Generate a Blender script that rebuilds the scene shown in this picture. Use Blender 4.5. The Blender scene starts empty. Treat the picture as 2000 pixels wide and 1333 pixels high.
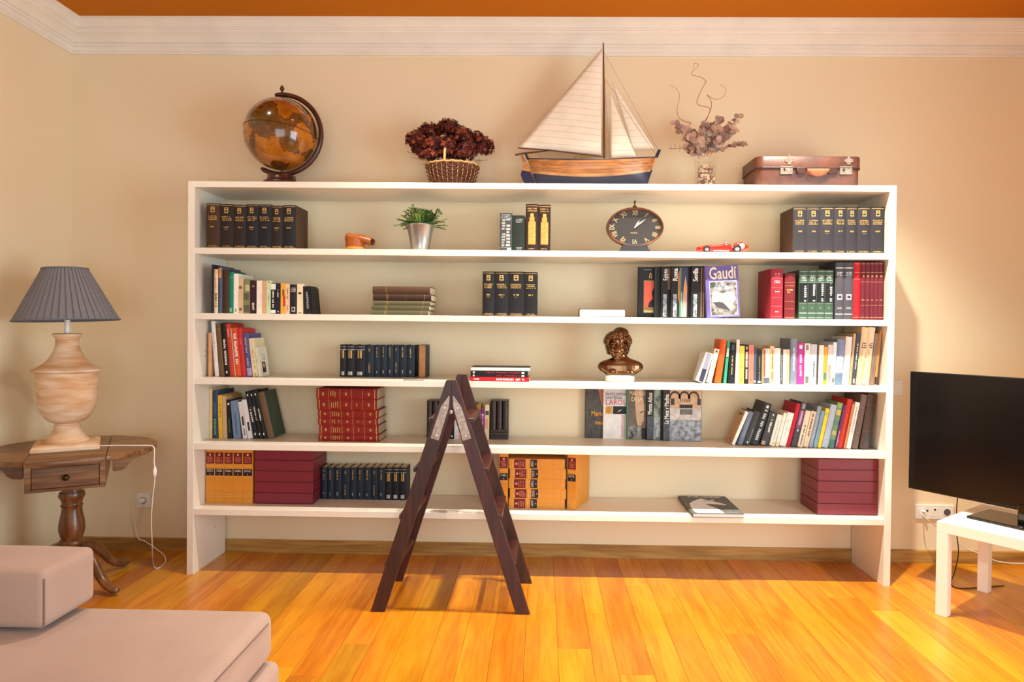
import bpy, bmesh, math, random
from mathutils import Vector, Matrix
random.seed(11)
scene = bpy.context.scene
COL = scene.collection
PI = math.pi

# ------------------------------------------------------------------ camera
FPX, CXP, CYP = 1310.0, 1033.708, 656.735            # focal length and principal point on a 2000 x 1333 frame
YAW, PITCH, ROLL, CAMH = -0.0175, -0.0133, 0.0103, 1.36
_f = Vector((math.sin(YAW) * math.cos(PITCH), math.cos(YAW) * math.cos(PITCH), math.sin(PITCH)))
_r = Vector((math.cos(YAW), -math.sin(YAW), 0)); _u = _r.cross(_f)
CR = _r * math.cos(ROLL) + _u * math.sin(ROLL)
CU = -_r * math.sin(ROLL) + _u * math.cos(ROLL)
CF = _f
cd = bpy.data.cameras.new('camera'); cam = bpy.data.objects.new('camera', cd); COL.objects.link(cam)
cd.sensor_width = 36.0; cd.lens = 36.0 * FPX / 2000.0
cd.shift_x = (1000 - CXP) / 2000.0; cd.shift_y = (CYP - 666.5) / 2000.0
cd.clip_start = 0.05
cam.matrix_world = Matrix(((CR.x, CU.x, -CF.x, 0), (CR.y, CU.y, -CF.y, 0), (CR.z, CU.z, -CF.z, CAMH), (0, 0, 0, 1)))
scene.camera = cam

def _ray(x, y):
    return CR * ((x - CXP) / FPX) - CU * ((y - CYP) / FPX) + CF
def atY(x, y, Y):
    d = _ray(x, y); t = Y / d.y
    return Vector((t * d.x, Y, CAMH + t * d.z))
def atZ(x, y, Z):
    d = _ray(x, y); t = (Z - CAMH) / d.z
    return Vector((t * d.x, t * d.y, Z))
def mpp(Y):
    return Y / FPX                                    # metres per photo pixel at depth Y

# ------------------------------------------------------------------ exposure, world
scene.view_settings.view_transform = 'Standard'
scene.view_settings.look = 'None'
scene.view_settings.gamma = 1.0
scene.view_settings.exposure = 1.2
scene.view_settings.use_curve_mapping = False
w = bpy.data.worlds.new('sky'); scene.world = w; w.use_nodes = True
w.node_tree.nodes['Background'].inputs[0].default_value = (0.75, 0.86, 1.0, 1)
w.node_tree.nodes['Background'].inputs[1].default_value = 1.2

# room box
XL, XR, YB, YR, ZC = -2.81, 3.05, 3.968, -1.7, 3.12
# windows: right wall (y0,y1,z0,z1), rear wall (x0,x1,z0,z1)
WIN_R = (-0.55, 1.75, 0.12, 2.55)
WIN_B = (-1.3, 1.7, 0.12, 2.55)
def area(name, loc, rot, sx, sy, power, color):
    l = bpy.data.lights.new(name, 'AREA'); l.shape = 'RECTANGLE'; l.size = sx; l.size_y = sy
    l.energy = power; l.color = color
    o = bpy.data.objects.new(name, l); COL.objects.link(o); o.location = loc; o.rotation_euler = rot
    return o
area('daylight_right_window', (XR + 0.20, (WIN_R[0] + WIN_R[1]) / 2, (WIN_R[2] + WIN_R[3]) / 2), (0, PI / 2, 0),
     WIN_R[3] - WIN_R[2], WIN_R[1] - WIN_R[0], 88, (0.84, 0.97, 1.0))
area('daylight_rear_window', ((WIN_B[0] + WIN_B[1]) / 2, YR - 0.20, (WIN_B[2] + WIN_B[3]) / 2), (PI / 2, 0, 0),
     WIN_B[1] - WIN_B[0], WIN_B[3] - WIN_B[2], 38, (0.87, 0.97, 1.0))
SPOTS = [(-1.72, 3.05, 18), (-0.55, 3.05, 84), (0.42, 3.05, 105), (1.39, 3.05, 240)]      # recessed ceiling spots: x, y, watts

# ------------------------------------------------------------------ materials
_mats = {}
def lin(c):
    o = []
    for v in c[:3]:
        v = v / 255.0
        o.append(v / 12.92 if v <= 0.04045 else ((v + 0.055) / 1.055) ** 2.4)
    return (*o, 1.0)
def mat(name, c, rough=0.5, metal=0.0, spec=0.5, var=0.0, vscale=8.0, bump=0.0, bscale=60.0, coat=0.0, c2=None, sheen=0.0, stretch=(1, 1, 1)):
    """plain procedural surface: base colour with soft noise variation towards c2 and a fine bump"""
    if name in _mats: return _mats[name]
    m = bpy.data.materials.new(name); m.use_nodes = True; _mats[name] = m
    nt = m.node_tree; b = nt.nodes['Principled BSDF']
    b.inputs['Base Color'].default_value = lin(c)
    b.inputs['Roughness'].default_value = rough; b.inputs['Metallic'].default_value = metal
    b.inputs['Specular IOR Level'].default_value = spec
    b.inputs['Coat Weight'].default_value = coat
    if sheen: b.inputs['Sheen Weight'].default_value = sheen
    if var or bump:
        tc = nt.nodes.new('ShaderNodeTexCoord'); mp = nt.nodes.new('ShaderNodeMapping')
        mp.inputs['Scale'].default_value = stretch
        nt.links.new(tc.outputs['Object'], mp.inputs['Vector'])
    if var:
        n = nt.nodes.new('ShaderNodeTexNoise'); n.inputs['Scale'].default_value = vscale; n.inputs['Detail'].default_value = 4
        nt.links.new(mp.outputs[0], n.inputs['Vector'])
        r = nt.nodes.new('ShaderNodeMapRange'); r.inputs['From Min'].default_value = 0.35; r.inputs['From Max'].default_value = 0.65
        r.inputs['To Max'].default_value = var
        nt.links.new(n.outputs['Fac'], r.inputs['Value'])
        mx = nt.nodes.new('ShaderNodeMix'); mx.data_type = 'RGBA'
        mx.inputs[6].default_value = lin(c); mx.inputs[7].default_value = lin(c2 if c2 else tuple(v * 0.6 for v in c))
        nt.links.new(r.outputs[0], mx.inputs[0]); nt.links.new(mx.outputs[2], b.inputs['Base Color'])
    if bump:
        n2 = nt.nodes.new('ShaderNodeTexNoise'); n2.inputs['Scale'].default_value = bscale; n2.inputs['Detail'].default_value = 3
        nt.links.new(mp.outputs[0], n2.inputs['Vector'])
        bp = nt.nodes.new('ShaderNodeBump'); bp.inputs['Strength'].default_value = bump; bp.inputs['Distance'].default_value = 0.004
        nt.links.new(n2.outputs['Fac'], bp.inputs['Height']); nt.links.new(bp.outputs[0], b.inputs['Normal'])
    return m
def wood(name, c1, c2, rough=0.4, axis='Z', scale=1.0, coat=0.0, rnd=0.0, dark=None, rings=9.0, spec=0.5):
    """grain: noise drawn out along one axis, mixed with distorted bands; rnd varies tone from object to object"""
    if name in _mats: return _mats[name]
    m = bpy.data.materials.new(name); m.use_nodes = True; _mats[name] = m
    nt = m.node_tree; N = nt.nodes; L = nt.links; b = N['Principled BSDF']
    b.inputs['Roughness'].default_value = rough; b.inputs['Coat Weight'].default_value = coat
    b.inputs['Coat Roughness'].default_value = 0.2; b.inputs['Specular IOR Level'].default_value = spec
    tc = N.new('ShaderNodeTexCoord'); mp = N.new('ShaderNodeMapping'); oi = N.new('ShaderNodeObjectInfo')
    s = {'X': (0.08, 1, 1), 'Y': (1, 0.08, 1), 'Z': (1, 1, 0.08)}[axis]
    mp.inputs['Scale'].default_value = tuple(v * scale for v in s)
    off = N.new('ShaderNodeVectorMath'); off.operation = 'SCALE'; off.inputs[0].default_value = (37, 21, 53)
    L.new(oi.outputs['Random'], off.inputs['Scale'])
    L.new(tc.outputs['Object'], mp.inputs['Vector']); L.new(off.outputs[0], mp.inputs['Location'])
    n1 = N.new('ShaderNodeTexNoise'); n1.inputs['Scale'].default_value = 70; n1.inputs['Detail'].default_value = 5
    L.new(mp.outputs[0], n1.inputs['Vector'])
    n2 = N.new('ShaderNodeTexNoise'); n2.inputs['Scale'].default_value = rings; n2.inputs['Detail'].default_value = 2; n2.inputs['Distortion'].default_value = 0.6
    L.new(mp.outputs[0], n2.inputs['Vector'])
    wv = N.new('ShaderNodeMath'); wv.operation = 'MULTIPLY'; wv.inputs[1].default_value = 26.0; L.new(n2.outputs['Fac'], wv.inputs[0])
    sn = N.new('ShaderNodeMath'); sn.operation = 'SINE'; L.new(wv.outputs[0], sn.inputs[0])
    a1 = N.new('ShaderNodeMath'); a1.operation = 'MULTIPLY_ADD'; a1.inputs[1].default_value = 0.16; a1.inputs[2].default_value = 0.0
    L.new(sn.outputs[0], a1.inputs[0])
    a2 = N.new('ShaderNodeMath'); a2.operation = 'ADD'; L.new(a1.outputs[0], a2.inputs[0]); L.new(n1.outputs['Fac'], a2.inputs[1])
    rr = N.new('ShaderNodeMapRange'); rr.inputs['From Min'].default_value = 0.25; rr.inputs['From Max'].default_value = 0.8
    L.new(a2.outputs[0], rr.inputs['Value'])
    mx = N.new('ShaderNodeMix'); mx.data_type = 'RGBA'; mx.inputs[6].default_value = lin(c1); mx.inputs[7].default_value = lin(c2)
    L.new(rr.outputs[0], mx.inputs[0])
    out = mx.outputs[2]
    if rnd:
        hs = N.new('ShaderNodeHueSaturation')
        vr = N.new('ShaderNodeMapRange'); vr.inputs['To Min'].default_value = 1 - rnd; vr.inputs['To Max'].default_value = 1 + rnd * 0.75
        L.new(oi.outputs['Random'], vr.inputs['Value']); L.new(vr.outputs[0], hs.inputs['Value'])
        m2 = N.new('ShaderNodeMath'); m2.operation = 'MULTIPLY_ADD'; m2.inputs[1].default_value = 17.31; m2.inputs[2].default_value = 0
        L.new(oi.outputs['Random'], m2.inputs[0]); fr = N.new('ShaderNodeMath'); fr.operation = 'FRACT'; L.new(m2.outputs[0], fr.inputs[0])
        hr = N.new('ShaderNodeMapRange'); hr.inputs['To Min'].default_value = 0.488; hr.inputs['To Max'].default_value = 0.508
        L.new(fr.outputs[0], hr.inputs['Value']); L.new(hr.outputs[0], hs.inputs['Hue'])
        L.new(out, hs.inputs['Color']); out = hs.outputs[0]
    L.new(out, b.inputs['Base Color'])
    bp = N.new('ShaderNodeBump'); bp.inputs['Strength'].default_value = 0.08; bp.inputs['Distance'].default_value = 0.002
    L.new(n1.outputs['Fac'], bp.inputs['Height']); L.new(bp.outputs[0], b.inputs['Normal'])
    return m
def paint(c, rough=0.55, var=0.22, spec=0.3, key=''):
    """cloth, paper or card of one colour"""
    return mat('cover_%d_%d_%d%s' % (c[0], c[1], c[2], key), c, rough, 0, spec, var, 25, 0.05, 120)
def emit(name, c, s):
    m = bpy.data.materials.new(name); m.use_nodes = True; nt = m.node_tree
    e = nt.nodes.new('ShaderNodeEmission'); e.inputs[0].default_value = lin(c); e.inputs[1].default_value = s
    nt.links.new(e.outputs[0], nt.nodes['Material Output'].inputs[0]); return m
def glassy(name, tint, amount=0.12, rough=0.02):
    """thin clear pane: straight-through transparency with a mirror film"""
    m = bpy.data.materials.new(name); m.use_nodes = True; nt = m.node_tree; N = nt.nodes
    t = N.new('ShaderNodeBsdfTransparent'); t.inputs[0].default_value = lin(tint)
    g = N.new('ShaderNodeBsdfGlossy'); g.inputs['Roughness'].default_value = rough
    f = N.new('ShaderNodeLayerWeight'); f.inputs[0].default_value = 0.5
    pw_ = N.new('ShaderNodeMath'); pw_.operation = 'POWER'; pw_.inputs[1].default_value = 4.0; nt.links.new(f.outputs['Facing'], pw_.inputs[0])
    a = N.new('ShaderNodeMath'); a.operation = 'MULTIPLY_ADD'; a.inputs[1].default_value = 0.4; a.inputs[2].default_value = amount; nt.links.new(pw_.outputs[0], a.inputs[0])
    mx = N.new('ShaderNodeMixShader'); nt.links.new(a.outputs[0], mx.inputs[0])
    nt.links.new(t.outputs[0], mx.inputs[1]); nt.links.new(g.outputs[0], mx.inputs[2])
    nt.links.new(mx.outputs[0], N['Material Output'].inputs[0]); return m

# ------------------------------------------------------------------ mesh helpers
class MB:
    def __init__(s): s.v = []; s.f = []; s.mi = []
    def add(s, vs, fs, mi=0):
        o = len(s.v); s.v += [tuple(p) for p in vs]
        s.f += [tuple(o + i for i in f) for f in fs]; s.mi += [mi] * len(fs); return s
    def box(s, x0, x1, y0, y1, z0, z1, M=None, mi=0):
        vs = [Vector(p) for p in ((x0, y0, z0), (x1, y0, z0), (x1, y1, z0), (x0, y1, z0), (x0, y0, z1), (x1, y0, z1), (x1, y1, z1), (x0, y1, z1))]
        if M is not None: vs = [M @ v for v in vs]
        return s.add(vs, [(0, 3, 2, 1), (4, 5, 6, 7), (0, 1, 5, 4), (1, 2, 6, 5), (2, 3, 7, 6), (3, 0, 4, 7)], mi)
    def prism(s, poly, a, b, plane='XZ', M=None, mi=0):
        """extrude polygon; plane XZ -> along y from a to b, XY -> along z, YZ -> along x"""
        def P(p, t):
            return Vector({'XZ': (p[0], t, p[1]), 'XY': (p[0], p[1], t), 'YZ': (t, p[0], p[1])}[plane])
        n = len(poly); vs = [P(p, a) for p in poly] + [P(p, b) for p in poly]
        if M is not None: vs = [M @ v for v in vs]
        fs = [tuple(range(n)), tuple(range(2 * n - 1, n - 1, -1))] + [(i, i + n, (i + 1) % n + n, (i + 1) % n) for i in range(n)]
        return s.add(vs, fs, mi)
    def lathe(s, prof, n=32, M=None, cap=True, mi=0, a0=0.0):
        vs = []; fs = []; k = len(prof)
        for i in range(n):
            a = a0 + 2 * PI * i / n
            for r, z in prof: vs.append(Vector((r * math.cos(a), r * math.sin(a), z)))
        for i in range(n):
            j = (i + 1) % n
            for q in range(k - 1): fs.append((i * k + q, j * k + q, j * k + q + 1, i * k + q + 1))
        if cap:
            if prof[0][0] > 1e-6: fs.append(tuple(i * k for i in range(n - 1, -1, -1)))
            if prof[-1][0] > 1e-6: fs.append(tuple(i * k + k - 1 for i in range(n)))
        if M is not None: vs = [M @ v for v in vs]
        return s.add(vs, fs, mi)
    def tube(s, pts, r, n=8, closed=False, cap=True, mi=0, rx=None):
        """round tube along points; r a number or a list; rx flattens"""
        pts = [Vector(p) for p in pts]; m = len(pts); R = r if isinstance(r, (list, tuple)) else [r] * m
        vs = []; fs = []
        t0 = (pts[1] - pts[0]).normalized(); up = Vector((0, 0, 1)) if abs(t0.z) < 0.9 else Vector((0, 1, 0))
        nx = t0.cross(up).normalized(); 
        for i in range(m):
            if closed: t = (pts[(i + 1) % m] - pts[i - 1]).normalized()
            else: t = (pts[min(i + 1, m - 1)] - pts[max(i - 1, 0)]).normalized()
            nx = (nx - t * nx.dot(t)).normalized(); ny = t.cross(nx)
            for k in range(n):
                a = 2 * PI * k / n; vs.append(pts[i] + nx * math.cos(a) * R[i] + ny * math.sin(a) * R[i] * (rx or 1))
        for i in range(m if closed else m - 1):
            j = (i + 1) % m
            for k in range(n): fs.append((i * n + k, i * n + (k + 1) % n, j * n + (k + 1) % n, j * n + k))
        if cap and not closed:
            fs.append(tuple(range(n - 1, -1, -1))); fs.append(tuple((m - 1) * n + k for k in range(n)))
        return s.add(vs, fs, mi)
    def loft(s, rings, close=True, cap=True, mi=0):
        n = len(rings[0]); vs = [Vector(p) for r in rings for p in r]; fs = []
        for i in range(len(rings) - 1):
            for k in range(n if close else n - 1):
                fs.append((i * n + k, i * n + (k + 1) % n, (i + 1) * n + (k + 1) % n, (i + 1) * n + k))
        if cap and close:
            fs.append(tuple(range(n - 1, -1, -1))); fs.append(tuple((len(rings) - 1) * n + k for k in range(n)))
        return s.add(vs, fs, mi)
    def ball(s, c, r, n=12, m=8, M=None, mi=0):
        r = r if isinstance(r, (tuple, list)) else (r, r, r)
        vs = [Vector((c[0], c[1], c[2] - r[2]))]; fs = []
        for i in range(1, m):
            t = PI * i / m - PI / 2
            for k in range(n):
                a = 2 * PI * k / n
                vs.append(Vector((c[0] + r[0] * math.cos(t) * math.cos(a), c[1] + r[1] * math.cos(t) * math.sin(a), c[2] + r[2] * math.sin(t))))
        vs.append(Vector((c[0], c[1], c[2] + r[2]))); e = len(vs) - 1
        for k in range(n):
            fs.append((0, 1 + (k + 1) % n, 1 + k))
            for i in range(m - 2): fs.append((1 + i * n + k, 1 + i * n + (k + 1) % n, 1 + (i + 1) * n + (k + 1) % n, 1 + (i + 1) * n + k))
            fs.append((e, 1 + (m - 2) * n + k, 1 + (m - 2) * n + (k + 1) % n))
        if M is not None: vs = [M @ v for v in vs]
        return s.add(vs, fs, mi)
    def build(s, name, m, parent=None, smooth=None, bevel=0.0, bseg=2, fix=True):
        me = bpy.data.meshes.new(name); me.from_pydata(s.v, [], s.f)
        for mm in (m if isinstance(m, (list, tuple)) else [m]): me.materials.append(mm)
        if len(me.materials) > 1:
            for p, i in zip(me.polygons, s.mi): p.material_index = i
        if bevel or fix:
            bm = bmesh.new(); bm.from_mesh(me)
            if bevel:
                bmesh.ops.bevel(bm, geom=list(bm.edges), offset=bevel, segments=bseg, profile=0.5, affect='EDGES', clamp_overlap=True)
            if fix: bmesh.ops.recalc_face_normals(bm, faces=bm.faces)
            bm.to_mesh(me); bm.free()
        if smooth is not None:
            me.shade_smooth(); me.set_sharp_from_angle(angle=math.radians(smooth))
        return link(name, me, parent)
def link(name, me, parent=None):
    o = bpy.data.objects.new(name, me); COL.objects.link(o)
    if parent is not None: o.parent = parent
    return o
def tag(o, label=None, cat=None, group=None, kind=None):
    if label: o['label'] = label
    if cat: o['category'] = cat
    if group: o['group'] = group
    if kind: o['kind'] = kind
    return o
def thing(name, label, cat, loc=(0, 0, 0), rot=(0, 0, 0), group=None):
    o = bpy.data.objects.new(name, None); COL.objects.link(o); o.empty_display_size = 0.05
    o.location = loc; o.rotation_euler = rot
    return tag(o, label, cat, group)
def copy_tree(o, parent=None):
    c = o.copy(); COL.objects.link(c); c.parent = parent
    for ch in o.children: copy_tree(ch, c)
    return c
def text_mesh(s, size=1.0, extrude=0.0, bold=0.0, align='CENTER', sx=1.0):
    cu = bpy.data.curves.new('lettering', 'FONT'); cu.body = s; cu.size = size; cu.extrude = extrude; cu.offset = bold
    cu.align_x = align; cu.align_y = 'CENTER'; cu.resolution_u = 2
    o = bpy.data.objects.new('lettering', cu); COL.objects.link(o)
    dg = bpy.context.evaluated_depsgraph_get()
    me = bpy.data.meshes.new_from_object(o.evaluated_get(dg))
    bpy.data.objects.remove(o); bpy.data.curves.remove(cu)
    if sx != 1.0: me.transform(Matrix.Diagonal((sx, 1, 1, 1)))
    return me
def lettering(s, m, parent, M, size, name='lettering', extrude=0.0003, bold=0.0, sx=1.0, align='CENTER'):
    me = text_mesh(s, size, extrude, bold, align, sx); me.transform(M); me.materials.clear(); me.materials.append(m)
    return link(name, me, parent)
FRONT = Matrix.Rotation(PI / 2, 4, 'X')               # text in the xy plane -> upright, read from -y
# ================================================================== the room
M_wall = mat('wall_paint', (235, 219, 187), 0.75, 0, 0.25, 0.10, 1.6, 0.03, 220, c2=(229, 206, 166))
M_ceil = mat('ceiling_paint', (194, 114, 4), 0.8, 0, 0.2, 0.08, 1.5)
M_plaster = mat('cornice_plaster', (238, 232, 222), 0.7, 0, 0.3, 0.10, 5)
M_oak = wood('floor_oak', (206, 136, 22), (182, 107, 11), 0.27, 'Y', 1.0, 0.25, 0.20, rings=5.0)
M_base = wood('baseboard_oak', (188, 146, 80), (142, 102, 48), 0.4, 'X', 1.0)
M_white = mat('white_lacquer', (230, 223, 211), 0.38, 0, 0.5, 0.05, 3)
M_plastic = mat('white_plastic', (236, 234, 230), 0.35)
M_black = mat('black_plastic', (14, 14, 16), 0.35)
M_groove = mat('dark_gap', (40, 26, 16), 0.9)
M_winframe = mat('window_frame_paint', (236, 232, 224), 0.4)
M_pane = glassy('window_glass', (250, 252, 252), 0.06)

def struct(name, mb, m, parent=None, **k):
    o = mb.build(name, m, parent, **k)
    if parent is None: o['kind'] = 'structure'
    return o
T = 0.25
# back and left walls, plain
struct('wall_back', MB().box(XL - T, XR + T, YB, YB + T, -0.1, ZC + 0.1), M_wall)
struct('wall_left', MB().box(XL - T, XL, YR - T, YB, -0.1, ZC + 0.1), M_wall)
y0, y1, z0, z1 = WIN_R
struct('wall_right', MB().box(XR, XR + T, YR - T, y0, -0.1, ZC + 0.1).box(XR, XR + T, y1, YB, -0.1, ZC + 0.1)
       .box(XR, XR + T, y0, y1, -0.1, z0).box(XR, XR + T, y0, y1, z1, ZC + 0.1), M_wall)
x0, x1, z0, z1 = WIN_B
struct('wall_rear', MB().box(XL, x0, YR - T, YR, -0.1, ZC + 0.1).box(x1, XR, YR - T, YR, -0.1, ZC + 0.1)
       .box(x0, x1, YR - T, YR, -0.1, z0).box(x0, x1, YR - T, YR, z1, ZC + 0.1), M_wall)
def window(name, horizontal, a0, a1, z0, z1, c, leaves):
    """casement window set in the wall: fixed frame, leaves with a transom, one pane per field"""
    def bx(mb, p0, p1, d0, d1, q0, q1):
        return mb.box(p0, p1, c + d0, c + d1, q0, q1) if horizontal else mb.box(c + d0, c + d1, p0, p1, q0, q1)
    mb = MB()
    for p0, p1, q0, q1 in ((a0, a0 + .05, z0, z1), (a1 - .05, a1, z0, z1), (a0, a1, z0, z0 + .05), (a0, a1, z1 - .05, z1)):
        bx(mb, p0, p1, -.035, .035, q0, q1)
    o = struct(name, mb, M_winframe)
    wl = (a1 - a0 - .1) / leaves
    for i in range(leaves):
        b0 = a0 + .05 + i * wl; b1 = b0 + wl; mb = MB(); zt = z0 + (z1 - z0) * .68
        for p0, p1, q0, q1 in ((b0, b0 + .06, z0 + .05, z1 - .05), (b1 - .06, b1, z0 + .05, z1 - .05), (b0, b1, z0 + .05, z0 + .13), (b0, b1, z1 - .12, z1 - .05), (b0, b1, zt - .03, zt + .03)):
            bx(mb, p0, p1, -.025, .025, q0, q1)
        s = mb.build('sash', M_winframe, o)
        for q0, q1 in ((z0 + .13, zt - .03), (zt + .03, z1 - .12)):
            bx(MB(), b0 + .06, b1 - .06, -.004, .004, q0, q1).build('pane', M_pane, s)
window('window_1', False, *WIN_R, XR + 0.12, 3)
window('window_2', True, *WIN_B, YR - 0.12, 4)

# ceiling with recessed spots
ceil = struct('ceiling', MB().box(XL - T, XR + T, YR - T, YB + T, ZC, ZC + 0.12), M_ceil)
M_chrome = mat('spot_ring_metal', (190, 188, 184), 0.25, 1.0)
M_glow = emit('spot_lamp_glow', (255, 226, 184), 30)
for i, (sx, sy, pw) in enumerate(SPOTS):
    t = thing('ceiling_spot', ['recessed ceiling spotlight above the globe side of the bookcase', 'recessed ceiling spotlight above the wooden ladder',
              'recessed ceiling spotlight in front of the model sailboat', 'recessed ceiling spotlight in front of the suitcase'][i], 'spotlight', (sx, sy, ZC), group='recessed ceiling spots')
    MB().lathe([(0.045, -0.001), (0.045, -0.006), (0.036, -0.008), (0.033, -0.001)], 28).build('ring', M_chrome, t, smooth=40)
    MB().lathe([(0.0, -0.003), (0.032, -0.003)], 24, cap=False).build('lamp', M_glow, t)
    l = bpy.data.lights.new('spot_light', 'SPOT'); l.energy = pw; l.color = (1.0, 0.94, 0.79); l.spot_size = math.radians(98); l.spot_blend = 1.0
    l.shadow_soft_size = 0.028
    o = bpy.data.objects.new('spot_light', l); COL.objects.link(o); o.parent = t; o.location = (0, 0, -0.02)
# cornice: one moulding run per wall, mitred in the corners
CP = [(0.0, 2.955), (0.012, 2.955), (0.016, 2.962), (0.014, 2.969), (0.02, 2.972), (0.022, 2.992), (0.034, 2.996), (0.036, 3.002), (0.030, 3.005),
      (0.031, 3.010), (0.040, 3.012), (0.050, 3.024), (0.068, 3.042), (0.092, 3.054), (0.096, 3.062), (0.104, 3.064), (0.105, 3.072), (0.113, 3.074),
      (0.116, 3.086), (0.130, 3.098), (0.142, 3.104), (0.144, 3.121), (0.0, 3.121)]
def run(name, prof, wall, m, smooth=35):
    e = []
    for d, z in prof:
        a, b = {'back': ((XL + d, YB - d), (XR - d, YB - d)), 'left': ((XL + d, YR + d), (XL + d, YB - d)),
                'right': ((XR - d, YB - d), (XR - d, YR + d)), 'rear': ((XR - d, YR + d), (XL + d, YR + d))}[wall]
        e.append(((a[0], a[1], z), (b[0], b[1], z)))
    mb = MB(); mb.loft([[p[0] for p in e], [p[1] for p in e]], True, True)
    return struct(name, mb, m, smooth=smooth)
for i, wl in enumerate(('back', 'left', 'right', 'rear')): run('trim_%d' % (i + 1), CP, wl, M_plaster)
BP = [(0.0, 0.0), (0.016, 0.0), (0.016, 0.070), (0.012, 0.075), (0.0, 0.075)]
for wl in ('back', 'left'): run('baseboard_' + wl, BP, wl, M_base)
# right and rear baseboards stop at the tall windows
struct('baseboard_right', MB().box(XR - .016, XR, WIN_R[1], YB - .016, 0, .075), M_base)
struct('baseboard_rear', MB().box(XL + .016, WIN_B[0], YR, YR + .016, 0, .075), M_base)

# floor: oak boards laid towards the bookcase wall, each board a piece
floor = struct('floor', MB().box(XL - T, XR + T, YR - T, YB + T, -0.12, -0.012), M_groove)
rf = random.Random(5); x = XL; n = 0
while x < XR - 0.01:
    wd = min(rf.choice((0.095, 0.125, 0.125, 0.14)), XR - x)
    if XR - x - wd < 0.04: wd = XR - x
    y = YB
    first = rf.uniform(0.35, 1.5)
    while y > YR + 0.01:
        ln = min(first if y == YB else rf.uniform(1.0, 1.9), y - YR)
        if y - YR - ln < 0.3: ln = y - YR
        g = 0.0005
        o = MB().box(0, wd - 2 * g, 0, ln - 2 * g, -0.0115, 0).build('plank', M_oak, floor, bevel=0.0006, bseg=1)
        o.location = (x + g, y - ln + g, 0); n += 1
        y -= ln
    x += wd
# sockets and switch
def socket_face(parent, x, z, plug=False):
    MB().box(x - .024, x + .024, -.0105, -.009, z - .024, z + .024).build('insert', M_plastic, parent, bevel=0.0005, bseg=1)
    Mx = Matrix.Translation((x, -.0106, z)) @ Matrix.Rotation(PI / 2, 4, 'X')
    MB().lathe([(0.0195, 0), (0.0195, .0012), (0.0175, .0012), (0.017, -.006), (0, -.006)], 24, Mx).build('socket_well', mat('socket_well_grey', (84, 84, 88), .5), parent, smooth=40)
    for dx in (-.0095, .0095):
        MB().lathe([(0, 0.0005), (0.0026, 0.0005), (0.0026, 0.0)], 10, Matrix.Translation((x + dx, -.0052, z)) @ Matrix.Rotation(PI / 2, 4, 'X')).build('contact_hole', M_black, parent)
p = atY(281.5, 977.5, YB)
t = thing('wall_socket', 'single white wall socket beside the pedestal table', 'socket', (p.x, YB, p.z))
MB().box(-.041, .041, -.0095, 0, -.041, .041).build('plate', M_plastic, t, bevel=0.002)
socket_face(t, 0, 0); SOCK_L = Vector((p.x, YB, p.z))
p = atY(1824, 1000, YB); SOCK_R = Vector((p.x, YB, p.z))
t = thing('wall_socket', 'triple white wall socket strip beside the television table', 'socket', (p.x, YB, p.z))
MB().box(-.113, .113, -.0095, 0, -.041, .041).build('plate', M_plastic, t, bevel=0.002)
socket_face(t, .071, 0)
for dx in (-.071, 0):
    MB().box(dx - .026, dx + .026, -.0105, -.009, -.026, .026).build('insert', M_plastic, t, bevel=0.0005, bseg=1)
for dx, dz in ((-.045, .008), (0.0, .014)):
    MB().lathe([(0, 0.001), (0.006, 0.001), (0.006, 0.0)], 12, Matrix.Translation((dx, -.0105, dz)) @ Matrix.Rotation(PI / 2, 4, 'X')).build('aerial_jack', M_black, t)
p = atY(1748, 758, YB)
t = thing('light_switch', 'white wall switch half hidden between bookcase and television', 'switch', (p.x, YB, p.z))
MB().box(-.041, .041, -.009, 0, -.041, .041).build('plate', M_plastic, t, bevel=0.002)
MB().box(-.027, .027, -.0125, -.009, -.027, .027).build('rocker', M_plastic, t, bevel=0.001)

# ================================================================== bookcase
BXL, BXR, BYF, BYB, BH = -1.9044, 1.8685, 3.58, 3.948, 2.127
SZ = [2.127, 1.769, 1.417, 1.066, 0.713, 0.358]; ST = 0.033; PT = 0.036
bc = thing('bookcase', 'wide cream open bookcase filling most of the wall', 'bookcase', ((BXL + BXR) / 2, BYF, 0))
cx = (BXL + BXR) / 2
for a, b in ((BXL, BXL + PT), (BXR - PT, BXR)):
    MB().box(a - cx, b - cx, 0, BYB - BYF, 0, BH).build('side_panel', M_white, bc, bevel=0.0012, bseg=1)
for k, z in enumerate(SZ):
    MB().box(BXL + PT - cx, BXR - PT - cx, 0.0005, BYB - BYF, z - ST, z - (0.0005 if k == 0 else 0)).build('shelf', M_white, bc, bevel=0.0012, bseg=1)
for a, yy, zz in ((BXL + PT - cx + .0004, .24, .19), (BXL + PT - cx + .0004, .12, 1.21), (BXL + PT - cx + .0004, .12, 1.18)):
    MB().lathe([(0, 0), (.004, 0)], 10, Matrix.Translation((a, yy, zz)) @ Matrix.Rotation(PI / 2, 4, 'Y'), cap=False).build('peg_hole', M_groove, bc)
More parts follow.
